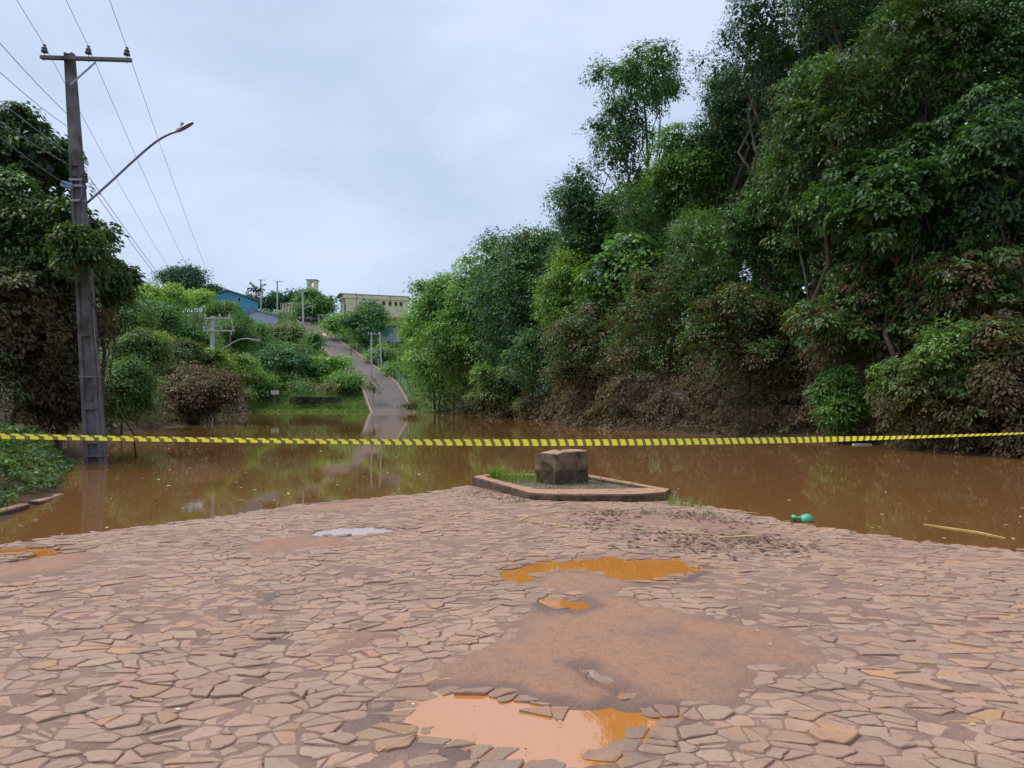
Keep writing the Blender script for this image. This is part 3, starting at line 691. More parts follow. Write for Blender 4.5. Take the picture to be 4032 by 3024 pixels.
q = frng.random(len(p)); hmax = 3.7 + fbm(p[:, 0] * .5, p[:, 1] * .3, 3, 3) * 2.0
zz = 0.03 + hmax * q; inl = -0.5 + 1.6 * q ** 0.7 + frng.uniform(0, 2.0, len(p)) ** 1.5 + 0.9 * fbm(p[:, 0] * .7 + 9, p[:, 1] * .5 + zz, 13, 3)
cc = np.c_[p + nin * inl[:, None], zz]
parts = [clumps(cc, unit(np.c_[-nin, np.full(len(p), 0.3)]), 0.24, 18, np.repeat(np.clip(0.0042 * p[:, 1], 0.15, 0.4), 18), ('brown', 'olive', 'dry', 'mid', 'olive'), 0.8, 0.42, 0.6)]
under = leaf_mesh('undergrowth', parts, M['leaf_mud'], kind='stuff'); tag(under, 'mud browned undergrowth along the flooded wood edge')
tb = MB(); p, nin2 = bank_pts(150, 2.2); nin2 = np.where((nin2[:, :1] + nin2[:, 1:] * 0.2) < 0, -nin2, nin2)
for a, b in zip(p, nin2):
    t = frng.uniform(1.5, 5.5); s = np.array((a[0] + b[0] * frng.uniform(-.2, 1.6), a[1] + b[1] * frng.uniform(-.2, 1.6), -0.2))
    pp, qq = limb(s, s + np.array((frng.normal(0, .7), frng.normal(0, .7), t)), frng.uniform(.012, .04), 0.006, 6, 0.12); tb.tube(pp, qq, 4, False)
tb.build('twigs', surf('twig', (0.07, 0.05, 0.035), (0.14, 0.10, 0.07), 2, 0.9, 0), under)['kind'] = 'stuff'
# two bare trunks that show in the shade
for lb, pts in (('slim bare grey trunk rising from the shaded bank mid wood', [(1822, 905), (1812, 860), (1803, 800), (1795, 700)]), ('forked pale trunk in the shade near the picture edge', [(2150, 700), (2175, 560), (2195, 500), (2190, 380)])):
    w3 = np.array([Q(x, y, 30.5 if 'slim' in lb else 28.6) for x, y in pts]); w3 = np.insert(w3, 0, (w3[0][0], w3[0][1], max(land1(w3[0][0], w3[0][1]) - .3, -0.5)), 0)
    r = empty('bare_trunk', w3[0]); tag(r, lb, 'trunk'); tb = MB().tube(w3, np.linspace(0.10, 0.05, len(w3)), 7)
    if 'fork' in lb: pp, qq = limb(w3[2], Q(2105, 520, 28.6), 0.05, 0.02); tb.tube(pp, qq, 5)
    tb.build('trunk', M['bark'], r, smooth=True)

# -- left bank
LB = np.array([(-12.2, 17.0), (-13.0, 19.8), (-15.2, 26), (-20.8, 39), (-22.6, 50), (-27.4, 66), (-32.5, 82), (-36.5, 100), (-40, 112)])
def left_pts(n, b):
    s = frng.random(n) ** b; sg = np.linalg.norm(np.diff(LB, axis=0), axis=1); cu = np.r_[0, np.cumsum(sg)] / sg.sum()
    return np.stack([np.interp(s, cu, LB[:, k]) for k in range(2)], 1)
p = left_pts(3600, 1.7); q = frng.random(len(p)); inl = -0.3 + 1.8 * q + frng.uniform(0, 2.6, len(p)) ** 1.4
zz = 0.05 + q * (2.2 + 2.2 * vnoise(p[:, 0] * .4, p[:, 1] * .4, 8)) * np.where(p[:, 1] < 30, 1.35, 0.8)
cc = np.c_[p[:, 0] - inl * .9, p[:, 1] + inl * .35, zz]; dk = p[:, 1] < 30
lu = [clumps(cc[k], np.tile(unit(np.array((.8, -.4, .3))), (k.sum(), 1)), 0.26, 17, np.repeat(np.clip(0.0045 * p[k, 1], 0.13, 0.4), 17), pl, 0.7, 0.42, 0.6) for k, pl in ((dk, ('brown', 'olive', 'olive', 'mid')), (~dk, ('light', 'mid', 'olive', 'brown', 'light')))]
tag(leaf_mesh('undergrowth', lu, M['leaf_mud_low'], kind='stuff'), 'brown and green undergrowth along the left flooded bank')
tree('tall leafy tree cut by the picture edge behind the big utility pole', 15, 375, 105, 120, 24, ('mid', 'blue', 'dark'), leaf=0.19, n_l=15, rs=0.38, zb=0.6, droop=0.9)
tree('slim tree whose leaves hang across the middle of the big utility pole', 172, 550, 30, 54, 19.3, ('dark', 'mid', 'olive'), leaf=0.16, n_l=17, rs=0.36, mud=MUDL, zb=0.2, droop=0.9, back=3.0, thick=0.4)
tree('dark green tree filling the bank close behind the big utility pole', 110, 555, 92, 95, 22, ('dark', 'mid', 'olive', 'mid'), leaf=0.17, n_l=16, mud=MUDL, zb=0.2, droop=0.9, under=0.6)
tree('green middle foliage of the leaning thicket left of the big pole', 55, 500, 95, 90, 22.5, ('mid', 'olive', 'dark'), leaf=0.17, n_l=13, zb=0.4, droop=0.8, under=0.7)
tree('dark tree with mud stained skirts behind the big utility pole', 222, 625, 44, 66, 25, ('dark', 'mid', 'blue'), leaf=0.18, n_l=11, mud=MUDL, zb=0.3)
tree('tall brown flood stained thicket at the picture edge', 40, 730, 120, 150, 21.5, ('brown', 'olive', 'olive', 'mid'), leaf=0.16, n_l=17, rs=0.38, mud=leaf_mat('leaf_flooded_high', 0.85, 4.7), zb=0.2, name='thicket', cat='thicket', under=0.8)
tree('olive and brown thicket in the gap under the dark green tree behind the pole', 112, 715, 70, 95, 22.6, ('brown', 'olive', 'dark', 'brown'), leaf=0.15, n_l=13, mud=MUD, zb=0.2, name='thicket', cat='thicket', under=0.8)
tree('dark brown low thicket at the foot of the big utility pole', 135, 850, 70, 85, 21.8, ('brown', 'dark', 'olive'), leaf=0.15, n_l=12, mud=MUD, zb=0.0, name='thicket', cat='thicket', under=0.8)
tree('bright green feathery bush just right of the big utility pole', 265, 850, 52, 78, 34, ('light', 'mid'), leaf=0.2, aspect=0.3, n_l=12, zb=0.1, name='bush', cat='bush', under=0.6)
tree('tall pale shrub behind the bright feathery bush', 300, 770, 50, 60, 44, ('olive', 'light', 'mid'), n_l=11, name='shrub', cat='shrub', zb=0.5)
tree('round mud browned bush standing in the flood', 425, 850, 66, 60, 54, ('brown', 'brown', 'olive'), leaf=0.22, n_l=13, mud=MUD, zb=-.1, name='bush', cat='bush', under=0.9)
tree('pale olive shrub spilling over the mud browned bush', 385, 785, 55, 38, 60, ('olive', 'dry', 'mid'), n_l=10, name='shrub', cat='shrub')
tree('vivid green shrub in front of the twin crossarm pole', 462, 792, 32, 30, 62, ('light', 'lime'), n_l=9, name='shrub', cat='shrub')
tree('yellow flowering bush on the slope above the olive shrub', 348, 742, 26, 18, 80, ('yellow', 'lime'), n_l=8, name='bush', cat='bush')
tree('dense green tree on the slope above the feathery bush', 262, 700, 48, 62, 60, ('mid', 'light', 'olive'), n_l=12)
tree('yellow green tree on the skyline beside the big utility pole', 305, 645, 38, 34, 105, ('lime', 'light'), n_l=11)
tree('dark green tree on the slope under the yellow green ones', 345, 700, 42, 42, 100, ('mid', 'dark'), n_l=11)
tree('yellow green tree left of the twin crossarm pole', 365, 665, 34, 40, 112, ('lime', 'light', 'mid'), n_l=11)
tree('solitary dark round tree on the left hilltop skyline', 392, 608, 50, 34, 185, ('blue', 'deep'), n_l=12, cover=0.9)
tree('light green tree below the blue house', 425, 655, 32, 32, 150, ('light', 'lime'), n_l=10)
tree('weeping grey green tree hiding the front of the blue house', 482, 678, 36, 40, 155, ('mid', 'olive'), aspect=0.2, droop=1.4, n_l=12)
tree('drooping green tree behind the twin crossarm pole', 500, 735, 44, 48, 130, ('mid', 'dark', 'olive'), aspect=0.25, droop=1.2, n_l=12)
tree('dark green tree between the twin crossarm pole and the left slope', 405, 740, 40, 44, 110, ('dark', 'mid'), n_l=11)
tree('mid green tree in the dip left of the pale shed', 550, 745, 30, 40, 140, ('mid', 'dark'), n_l=10)
tree('brownish thinning shrub in front of the pale shed', 612, 728, 40, 26, 160, ('dry', 'olive', 'mid'), n_l=11, name='shrub', cat='shrub', cover=0.8)
tree('dome shaped dark green tree on the slope left of the road', 622, 785, 48, 44, 128, ('dark', 'blue', 'mid'), n_l=13)
tree('bright green bush beside the road below the dome shaped tree', 700, 800, 34, 32, 130, ('light', 'mid'), n_l=10, name='bush', cat='bush')
tree('low green bush at the road edge near the water', 745, 828, 32, 20, 124, ('light', 'mid', 'dark'), n_l=9, name='bush', cat='bush')
tree('small clipped looking bush half way up the road edge', 680, 742, 18, 16, 150, ('dark', 'mid'), n_l=7, name='bush', cat='bush')
tree('leafy green shrub on the slope behind the sign post', 560, 822, 36, 28, 122, ('light', 'mid'), n_l=9, name='shrub', cat='shrub')
tree('pale green shrub on the slope left of the sign post', 520, 800, 28, 28, 118, ('light', 'olive'), n_l=9, name='shrub', cat='shrub')
tree('sapling standing in shallow water left of the sign post', 535, 858, 22, 18, 110, ('olive', 'dry', 'mid'), n_l=7, name='sapling', cat='sapling', leaf=0.35)
tree('sapling in front of the low wall', 708, 840, 18, 10, 116.5, ('dry', 'olive'), n_l=6, name='sapling', cat='sapling', leaf=0.35)
tree('spindly sapling at the road corner by the water', 806, 842, 16, 22, 116, ('olive', 'dry'), n_l=7, name='sapling', cat='sapling', leaf=0.3, cover=0.5)
tree('stocky sapling at the left end of the low wall', 640, 838, 24, 14, 117, ('olive', 'mid'), n_l=7, name='sapling', cat='sapling', leaf=0.35)
tree('big round dark tree under the yellow tower', 684, 668, 42, 34, 206, ('dark', 'mid'), n_l=14)
tree('light green tree between the round tree and the yellow building', 727, 708, 26, 30, 178, ('light', 'mid'), n_l=10)
tree('broad dark tree in front of the yellow building beside the road', 790, 712, 42, 46, 166, ('dark', 'mid', 'blue'), n_l=14)
tree('upper dark tree against the yellow building wall', 803, 672, 22, 20, 185, ('dark', 'blue'), n_l=10)
tree('low scrubby tree behind the roadside fence on the right', 830, 770, 26, 22, 150, ('light', 'olive'), n_l=8)
tree('green grassy bush at the right road edge by the wood', 855, 815, 26, 26, 136, ('light', 'mid'), n_l=8, name='bush', cat='bush', leaf=0.4, aspect=0.2)
tree('muddy tussock at the water edge where the road comes out', 888, 880, 24, 10, 106, ('dry', 'brown', 'olive'), n_l=6, name='tussock', cat='tussock', leaf=0.35, aspect=0.2, stem=False)
for i, (x, y, w, h, lb) in enumerate(((578, 658, 20, 16, 'small dark tree on the crest beside the palm'), (606, 652, 20, 18, 'small dark tree on the crest between the two crest poles'), (636, 652, 18, 18, 'small dark tree on the crest right of the crest poles'), (540, 652, 14, 14, 'small dark tree on the crest behind the blue house'), (458, 640, 24, 16, 'dark treetop beside the roof of the blue house'))):
    tree(lb, x, y, w, h, 240, ('blue', 'deep'), n_l=8)
# palm on the crest
pc = Q(553, 632, 212); pb = np.array((pc[0], pc[1], land1(pc[0], pc[1])))
r = empty('palm_tree', pb); tag(r, 'small palm with splayed fronds on the hill crest', 'palm')
MB().tube(*limb(pb, pc, 0.3, 0.2, 6, 0.02), 6).build('trunk', M['bark'], r)
for k in range(9):
    a = k * 0.7 + 0.2; tip = pc + np.array((math.cos(a) * 2.6, math.sin(a) * 2.6, 2.4 - 2.6 * (k % 3) * 0.5)); t = np.linspace(0, 1, 7)[:, None]
    ln = pc + (tip - pc) * t + np.array((0, 0, 1.2)) * (t - t * t) * 2
    cc = np.repeat(ln[1:], 8, 0); dd = np.tile(unit(np.array([(math.sin(a), -math.cos(a), -.4), (-math.sin(a), math.cos(a), -.4)] * 4)), (6, 1))
    leaf_mesh('frond', [leaf_arrays(cc, dd, np.full(len(cc), 1.1), np.tile((0.04, 0.055, 0.035), (len(cc), 1)), 0.5, 0.16)], M['leaf'], r)

# ground cover on the far slopes, one mass; grass on the far shore
n = 5200; x = frng.uniform(-75, -2, n); y = frng.uniform(113, 245, n); ok = (road_dist(x, y) > 4.2) & ((y > 122) | (x < -40) | (x > -16)); x, y = x[ok], y[ok]
c = np.c_[x, y, land(x, y) + frng.uniform(0, 1.1, len(x)) * (0.5 + 0.5 * vnoise(x * .3, y * .3, 4))]
tag(leaf_mesh('shrubbery', [clumps(c, unit(np.c_[frng.normal(0, .5, (len(c), 2)), np.ones(len(c))]), 0.6, 9, 0.45, ('mid', 'light', 'olive', 'light'), 0.2, 0.4)], M['leaf'], kind='stuff'), 'low green cover on the far slopes')
n = 1500; x = frng.uniform(-43, -20.5, n); y = frng.uniform(110.5, 121, n); ok = road_dist(x, y) > 3.4; x, y = x[ok], y[ok]
c = np.c_[x, y, np.maximum(land(x, y), 0) + 0.12]
tag(leaf_mesh('grass', [clumps(c, np.tile((0, 0, 1.0), (len(c), 1)), 0.25, 10, 0.4, ('light', 'lime', 'mid'), 0.0, 0.12, 0.1)], M['leaf'], kind='stuff'), 'bright green grass on the far shore')
# weeds on the near left verge
n = 1300; y = frng.uniform(9.5, 19.5, n); x = np.interp(y, [9, 13.3, 19.5], [-7.0, -8.3, -11.5]) - frng.uniform(0.15, 4.5, n) ** 1.1
hh = 0.10 + frng.random(n) * (0.4 + 0.8 * vnoise(x * .8, y * .8, 6)) * sstep(0.1, 1.2, np.interp(y, [9, 13.3, 19.5], [-7.0, -8.3, -11.5]) - x)
c = np.c_[x, y, land(x, y) + hh]
tag(leaf_mesh('weeds', [clumps(c, unit(np.c_[frng.normal(0, .6, (n, 2)), np.full(n, .6)]), 0.13, 16, 0.11, ('mid', 'light', 'dark', 'olive'), 0.5, 0.4)], M['leaf'], kind='stuff'), 'leafy green weeds on the verge behind the kerb')
# ------------------------------------------------------------------ poles and wires
def lathe(mb, c, prof, n=12, R=None):
    c = np.asarray(c, float); pts = []
    for r, z in prof:
        for k in range(n):
            a = 2 * math.pi * k / n; pts.append((r * math.cos(a), r * math.sin(a), z))
    pts = np.array(pts)
    if R is not None: pts = pts @ np.asarray(R).T
    m_ = len(prof); f = [(i * n + j, i * n + (j + 1) % n, (i + 1) * n + (j + 1) % n, (i + 1) * n + j) for i in range(m_ - 1) for j in range(n)]
    f += [tuple(range(n))[::-1], tuple(range((m_ - 1) * n, m_ * n))]
    mb.add(pts + c, f); return mb
PB = np.array((-11.37, 20.0, 0.0)); PT = np.array((-12.10, 20.0, 11.2)); AX = unit(PT - PB)
def onpole(z, dx=0.0, dy=0.0): t = z / PT[2]; return PB + (PT - PB) * t + np.array((dx, dy, 0))
pole = empty('utility_pole', PB - np.array((0, 0, 0.5))); tag(pole, 'tall leaning concrete utility pole with crossarm standing in the flood', 'utility pole')
def pw(z): return 0.25 - 0.13 * z / 11.2         # half width of the wide face
def seg_bar(mb, z0, z1, x0f, x1f, y0, y1):       # piece of the pole between two heights; x as a fraction of the half width
    v = []
    for z in (z0, z1):
        c = onpole(z); w = pw(z); k = 0.55 + 0.45 * (1 - z / 11.2)
        for xf, yy in ((x0f, y0), (x1f, y0), (x1f, y1), (x0f, y1)): v.append((c[0] + w * xf, c[1] + yy * k, c[2]))
    mb.add(v, [(3, 2, 1, 0), (4, 5, 6, 7), (0, 1, 5, 4), (1, 2, 6, 5), (2, 3, 7, 6), (3, 0, 4, 7)])
for a, b in ((-1.0, -0.56), (0.56, 1.0)):
    mb = MB(); seg_bar(mb, -0.8, 11.2, a, b, -0.15, 0.15); mb.build('flange', M['concrete_pole'], pole, bevel=0.012)
mb = MB(); seg_bar(mb, -0.8, 11.19, -0.565, 0.565, -0.06, 0.06); mb.build('web', M['concrete_pole'], pole)
for z in (0.62, 1.55, 3.55, 5.2, 7.9, 11.0):
    mb = MB(); seg_bar(mb, z - 0.10, z + 0.10, -0.57, 0.57, -0.135, 0.135); mb.build('rib', M['concrete_pole'], pole, bevel=0.01)
mb = MB(); seg_bar(mb, 8.1, 10.9, -0.572, 0.572, -0.143, 0.143); mb.build('solid_panel', M['concrete_pole'], pole)
M['strap'] = surf('strap', (0.16, 0.14, 0.14), (0.24, 0.21, 0.21), 4, 0.6, 0)
for z in (0.2, 2.35):
    mb = MB(); seg_bar(mb, z - 0.025, z + 0.025, -1.05, 1.12, -0.165, 0.165); mb.build('strap', M['strap'], pole)
MB().tube([onpole(z, pw(z) + 0.05 + 0.02 * math.sin(z * 3), -0.1) for z in np.linspace(-0.4, 6.8, 14)], 0.016, 6).build('conduit', M['strap'], pole)
A0, A1 = Q(88, 124, 19.78), Q(284, 130, 19.78)
arm = MB().bar(A0, A1, 0.09, 0.11, (0, 1, 0)).build('crossarm', M['concrete_pole'], pole, bevel=0.008)
MB().bar(Q(152, 183, 19.8), Q(207, 134, 19.74), 0.05, 0.012, (0, 1, 0)).build('brace', M['galv'], pole)
INS = [Q(96, 121, 19.78), Q(191, 124, 19.78), Q(274, 127, 19.78)]
for p in INS:
    r = lathe(MB(), p, [(0.012, -0.13), (0.012, 0.10)], 6).build('pin', M['galv'], pole)
    lathe(MB(), p, [(0.05, 0.09), (0.085, 0.10), (0.082, 0.14), (0.06, 0.17), (0.075, 0.19), (0.06, 0.24), (0.035, 0.26), (0.045, 0.30), (0.03, 0.315)], 12).build('insulator', M['insul'], pole, smooth=True)
for z, s in ((7.72, 1.0), (7.15, 1.0), (7.55, 1.0)):
    mb = MB(); seg_bar(mb, z - 0.03, z + 0.03, -1.06, 1.06, -0.17, 0.17); mb.build('clamp_band', M['galv'], pole)
for z in (7.85, 7.7, 6.3):
    c = onpole(z, pw(z) + 0.1, -0.05); mb = MB().bar(onpole(z, pw(z) - .05, -0.05), c, 0.03, 0.03); lathe(mb, c - np.array((0, 0, .05)), [(0.03, 0), (0.05, .02), (0.03, .05), (0.05, .08), (0.03, .1)], 8)
    mb.build('spool_insulator', M['insul'], pole)
c = onpole(7.55, -0.22, -0.12); MB().box(c, (0.16, 0.07, 0.08), R=np.array(((.95, 0, .3), (0, 1, 0), (-.3, 0, .95)))).build('splice_box', surf('splice_box', (0.2, 0.3, 0.42), (0.25, 0.36, 0.5), 4, 0.5, 0), pole, bevel=0.02)
t = np.linspace(0, 1, 12)
MB().tube(np.c_[onpole(7.5)[0] + 0.2 + 0.09 * np.sin(t * 6.28), np.full(12, 19.85), 7.6 - 0.75 * t], 0.015, 6).build('cable_loop', M['cable'], pole)
# street lamp on the pole
lamp = empty('street_lamp', onpole(7.1)); tag(lamp, 'long curved street lamp arm reaching out from the big leaning pole', 'street lamp')
kp = np.array([Q(x, y, 19.75 - 0.6 * k / 6) for k, (x, y) in enumerate(((188, 438), (235, 397), (285, 350), (320, 319), (345, 300), (366, 289), (388, 282)))])
tt = np.linspace(0, 6, 25); kp = np.stack([np.interp(tt, range(7), kp[:, i]) for i in range(3)], 1)
for _ in range(3): kp[1:-1] = (kp[:-2] + 2 * kp[1:-1] + kp[2:]) / 4
MB().tube(kp, 0.032, 8).build('arm', M['galv'], lamp, smooth=True)
h0, h1 = kp[-1] - np.array((0.08, 0, 0.02)), Q(417, 264, 19.1); dv = unit(h1 - h0)
mb = MB(); L = np.linalg.norm(h1 - h0)
for u, w, hh in ((0, 0.045, 0.04), (0.12, 0.07, 0.055), (0.45, 0.10, 0.045), (0.85, 0.09, 0.028), (1.0, 0.05, 0.015)):
    c = h0 + dv * L * u; up = np.array((-dv[2], 0, dv[0])); mb.add([c + np.array((0, -w, 0)) - up * hh * .5, c + np.array((0, w, 0)) - up * hh * .5, c + np.array((0, w * .7, 0)) + up * hh * .6, c + np.array((0, -w * .7, 0)) + up * hh * .6], [])
mb.f = [(i * 4 + j, i * 4 + (j + 1) % 4, i * 4 + 4 + (j + 1) % 4, i * 4 + 4 + j) for i in range(4) for j in range(4)] + [(3, 2, 1, 0), (16, 17, 18, 19)]
head = mb.build('lamp_head', M['galv'], lamp)
lathe(MB(), h0 + dv * L * 0.35 + np.array((0, 0, 0.05)), [(0.05, 0), (0.05, 0.06), (0.04, 0.09)], 10).build('photocell', M['galv'], lamp)

def wire(label, a, b, sag, r=0.007, m_='wire', name='power_line', n=26, group=None):
    a = np.asarray(a, float); b = np.asarray(b, float); t = np.linspace(0, 1, n)[:, None]
    p = a + (b - a) * t - np.array((0, 0, 1.0)) * 4 * sag * t * (1 - t)
    return tag(MB().tube(p, r, 5).build(name, M[m_], None, smooth=True), label, 'cable', group)
DIRN = np.array((0.366, -1.0))
P2 = np.array((-27.0, 66.0))                     # the twin crossarm pole
arms2 = [Q(443, 688, 65.8), Q(470, 688, 65.8), Q(496, 689, 65.8)]
nm = ('outermost', 'middle', 'innermost')
for k, p in enumerate(INS):
    q = p + np.array((0, 0, 0.3)); back = q + np.array((DIRN[0] * 34, DIRN[1] * 34, 0.6))
    wire('%s of the three high wires running overhead from the big pole crossarm' % nm[k], back, q, 0.55)
    wire('%s of the three high wires from the big pole down to the twin crossarm pole' % nm[k], q, arms2[k] + np.array((0, 0, 0.15)), 0.75)
for k, (z, zf, lb) in enumerate(((9.5, 8.46, 'highest'), (9.14, 7.75, 'second highest'), (8.43, 7.2, 'third highest'), (8.1, 6.75, 'lowest'))):
    a = onpole(z, -0.1, -0.16); y1 = 13.7; slope = (z - zf) / 6.7; L = 34.0
    wire('%s of the thin low wires crossing the upper left sky to the big pole' % lb, a + np.array((DIRN[0] * L, -L, -0.2)), a, slope * L / 4.0, 0.008)
for k, dz in enumerate((0, 0.22)):
    wire(('upper', 'lower')[k] + ' of the paired low wires leaving the big pole towards the slope', onpole(7.85 - dz, 0.26, 0.1), np.array((-26.6, 65.8, 7.6 - dz)), 0.6, 0.009)
a = onpole(7.6, -0.3, -0.12); wire('thick dark telephone cable coming from the left to the big pole', a + np.array((DIRN[0] * 34, -34, 0)), a, 1.25, 0.022, 'cable', 'telephone_cable')
wire('thick dark telephone cable sagging from the big pole into the slope trees', onpole(6.9, 0.2, 0), np.array((-26.8, 65.7, 5.8)), 1.5, 0.02, 'cable', 'telephone_cable')

def far_pole(label, px, y0, y1, d, wdt=0.26, arms=(), mt='concrete_far', lean=0.0, name='utility_pole', cat='utility pole'):
    top = P(px, y0, d); bz = min(land1(top[0], d) - 0.3, P(px, y1, d)[2]); base = np.array((top[0] + lean, d, bz))
    r = empty(name, base); tag(r, label, cat)
    if wdt > 0.2: MB().bar(base, top, wdt, wdt * 0.75).build('shaft', M[mt], r)
    else: MB().tube([base, top], [wdt * 0.6, wdt * 0.45], 8).build('shaft', M[mt], r)
    for ya, x0, x1 in arms:
        a, b = P(x0, ya, d - 0.2), P(x1, ya, d - 0.2); MB().bar(a, b, 0.12, 0.14, (0, 1, 0)).build('crossarm', M[mt], r)
        for u in (0.04, 0.6, 0.96):
            lathe(MB(), a + (b - a) * u + np.array((0, 0, .07)), [(0.03, 0), (0.08, .1), (0.06, .2), (0.08, .22), (0.03, .34)], 8).build('insulator', M['insul'] if mt != 'concrete_far' else M[mt], r)
    return r, base, top
def far_lamp(label, pts, d, r=0.05):
    p = np.array([P(x, y, d) for x, y in pts]); o = empty('street_lamp', p[0]); tag(o, label, 'street lamp')
    MB().tube(p, r, 6).build('arm', M['concrete_far'], o); e = p[-1]; dv = unit(p[-1] - p[-2])
    MB().bar(e - dv * 0.1, e + dv * 0.75, 0.28, 0.12).build('lamp_head', M['concrete_far'], o)
r, b_, t_ = far_pole('grey pole with two stacked crossarms and jumper wires on the left shore', 837, 1245, 1560, 66, 0.3, ((1253, 804, 908), (1302, 798, 923)))
for x in (816, 860, 912):
    MB().tube([P(x, 1258, 65.7), P(x - 6 if x < 820 else x + 3, 1275, 65.6), P(x - 8 if x < 820 else x + 4, 1298, 65.7)], 0.03, 5).build('jumper', M['concrete_far'], r)
    MB().tube([P(x, 1303, 65.7), P(x, 1318, 65.7)], 0.05, 6).build('fuse', M['concrete_far'], r)
MB().bar(P(840, 1277, 65.75), P(868, 1262, 65.75), 0.06, 0.05).build('brace', M['concrete_far'], r)
far_lamp('curved street lamp arm on the twin crossarm pole', [(846, 1392), (880, 1372), (920, 1347), (945, 1336), (970, 1333), (992, 1336)], 65.8, 0.045)
far_pole('thin weathered post right of the twin crossarm pole', 908, 1300, 1520, 72, 0.17, (), 'oldwood', name='wooden_pole', cat='pole')
far_pole('pale pole on the hill crest beside the palm', 1027, 1100, 1235, 222, 0.36, ((1103, 1016, 1047),))
far_pole('pale pole on the hill crest right of the one by the palm', 1092, 1107, 1245, 206, 0.36, ((1109, 1081, 1115),))
far_pole('pale lamp pole at the left edge of the road high on the hill', 1191, 1147, 1335, 168, 0.36, ((1148, 1188, 1214),), lean=0.3)
far_lamp('straight street lamp arm high on the hill road', [(1195, 1217), (1218, 1206), (1232, 1201)], 168, 0.07)
far_pole('pale lamp pole standing in the lower hill road edge', 1462, 1309, 1520, 130, 0.3, ((1316, 1448, 1494),), lean=0.05)
far_lamp('straight street lamp arm low on the hill road', [(1466, 1389), (1490, 1378), (1506, 1371)], 129.8, 0.06)
far_pole('pale pole with bracket just behind the lower lamp pole', 1495, 1307, 1432, 143, 0.26, (), lean=0.35)
far_pole('thin dark brown post at the left road edge half way up', 1383, 1354, 1475, 136, 0.18, (), 'oldwood', lean=-0.1, name='wooden_pole', cat='pole')
far_pole('tall dark post in front of the yellow building', 1402, 1152, 1235, 222, 0.2, (), 'oldwood', lean=0.25, name='wooden_pole', cat='pole')
far_pole('short dark post near the corner of the yellow building', 1361, 1200, 1250, 220, 0.19, (), 'oldwood', name='wooden_pole', cat='pole')
far_pole('thin aerial mast on the yellow building roof', 1493, 1121, 1165, 240, 0.08, (), 'galv', name='aerial_mast', cat='mast')
wire('thin wire from the upper hill lamp pole down to the tree', P(1197, 1225, 168), P(1232, 1268, 185), 0.1, 0.03)

# sign on a post by the far shore
r, b_, t_ = far_pole('white notice board with red lettering on a thin post at the far shore', 1081, 1446, 1622, 115.5, 0.17, (), 'oldwood', lean=0.15, name='sign', cat='sign')
c = P(1083, 1545, 115.3); MB().box(c, (0.62, 0.02, 0.29)).build('board', M['white_paint'], r)
M['red'] = surf('red_print', (0.5, 0.1, 0.07), (0.55, 0.14, 0.1), 3, 0.7, 0)
for dz, w in ((0.1, 0.45), (-0.08, 0.5)): MB().box(c + np.array((0, -0.025, dz)), (w, 0.003, 0.04)).build('text_line', M['red'], r)
# low wall on the far shore
a, b = P(1140, 1590, 118), P(1345, 1588, 119); r = empty('low_wall', (a[0], 118, 0.8)); tag(r, 'low stained concrete wall along the far shore', 'wall')
M['stained'] = surf('stained_concrete', (0.07, 0.06, 0.055), (0.17, 0.15, 0.13), 1.2, 0.9, 0.2, dirt=(0.04, 0.04, 0.03), dirt_scale=0.8)
k = 7
for i in range(k):
    p0 = a + (b - a) * (i + 0.01) / k; p1 = a + (b - a) * (i + 0.99) / k; c = (p0 + p1) / 2; MB().box((c[0], c[1], 1.35 + 0.03 * (i % 3)), (abs(p1[0] - p0[0]) / 2, 0.12, 0.95)).build('panel', M['stained'], r)

# ------------------------------------------------------------------ buildings on the hill
def wallbox(mb, o, u, v, z0, z1):                # prism over the parallelogram o, o+u, o+u+v, o+v
    o = np.asarray(o[:2], float); u = np.asarray(u[:2], float); v = np.asarray(v[:2], float)
    mb.prism([o, o + u, o + u + v, o + v], z0, z1); return mb
# long yellow building
o = np.array((-53.9, 235.0)); U = np.array((19.5, 7.0)); uL = unit(U); nV = np.array((-uL[1], uL[0]))
yb = empty('yellow_building', (o[0], o[1], 27.0)); tag(yb, 'long two storey yellow building with flat parapet on the hilltop', 'building')
wallbox(MB(), o, U, nV * 10, 26.5, 34.75).build('wall', M['yellow_wall'], yb)
wallbox(MB(), o - uL * 0.35 - nV * 0.35, U + uL * 0.7, nV * 10.7, 34.75, 36.0).build('parapet', M['yellow_wall'], yb)
wallbox(MB(), o - uL * 1.6 - nV * 0.55, U + uL * 2.2, nV * 11.4, 36.0, 36.18).build('roof', M['roof_grey'], yb)
wallbox(MB(), o - nV * 0.03, U, nV * 0.4, 26.4, 29.3).build('plinth', M['pink_wall'], yb)
wallbox(MB(), o - uL * 0.05, uL * 0.4, nV * 9.9, 26.5, 34.7).build('side_wall', M['grey_wall'], yb)
def yb_window(s, z, w, h):
    c = o + uL * s - nV * 0.06; f = wallbox(MB(), c - uL * w / 2, uL * w, nV * 0.1, z - h / 2, z + h / 2).build('window', M['maroon'], yb)
    for q in (-1, 1): wallbox(MB(), c + uL * q * w * 0.22 - uL * w * 0.19 - nV * 0.03, uL * w * 0.38, nV * 0.05, z - h * 0.42, z + h * 0.42).build('pane', M['dark'], f)
    wallbox(MB(), c - uL * w * 0.58 - nV * 0.12, uL * w * 1.16, nV * 0.2, z - h / 2 - 0.14, z - h / 2 - 0.01).build('sill', M['yellow_wall'], f)
for s in (12.7, 14.75, 16.7, 18.4): yb_window(s, 33.55, 0.95, 1.35)
yb_window(1.75, 30.0, 1.0, 0.95)
wallbox(MB(), o + uL * 14.6 - nV * 0.5, uL * 0.5, nV * 0.1, 35.2, 35.8).build('vent', M['grey_wall'], yb)
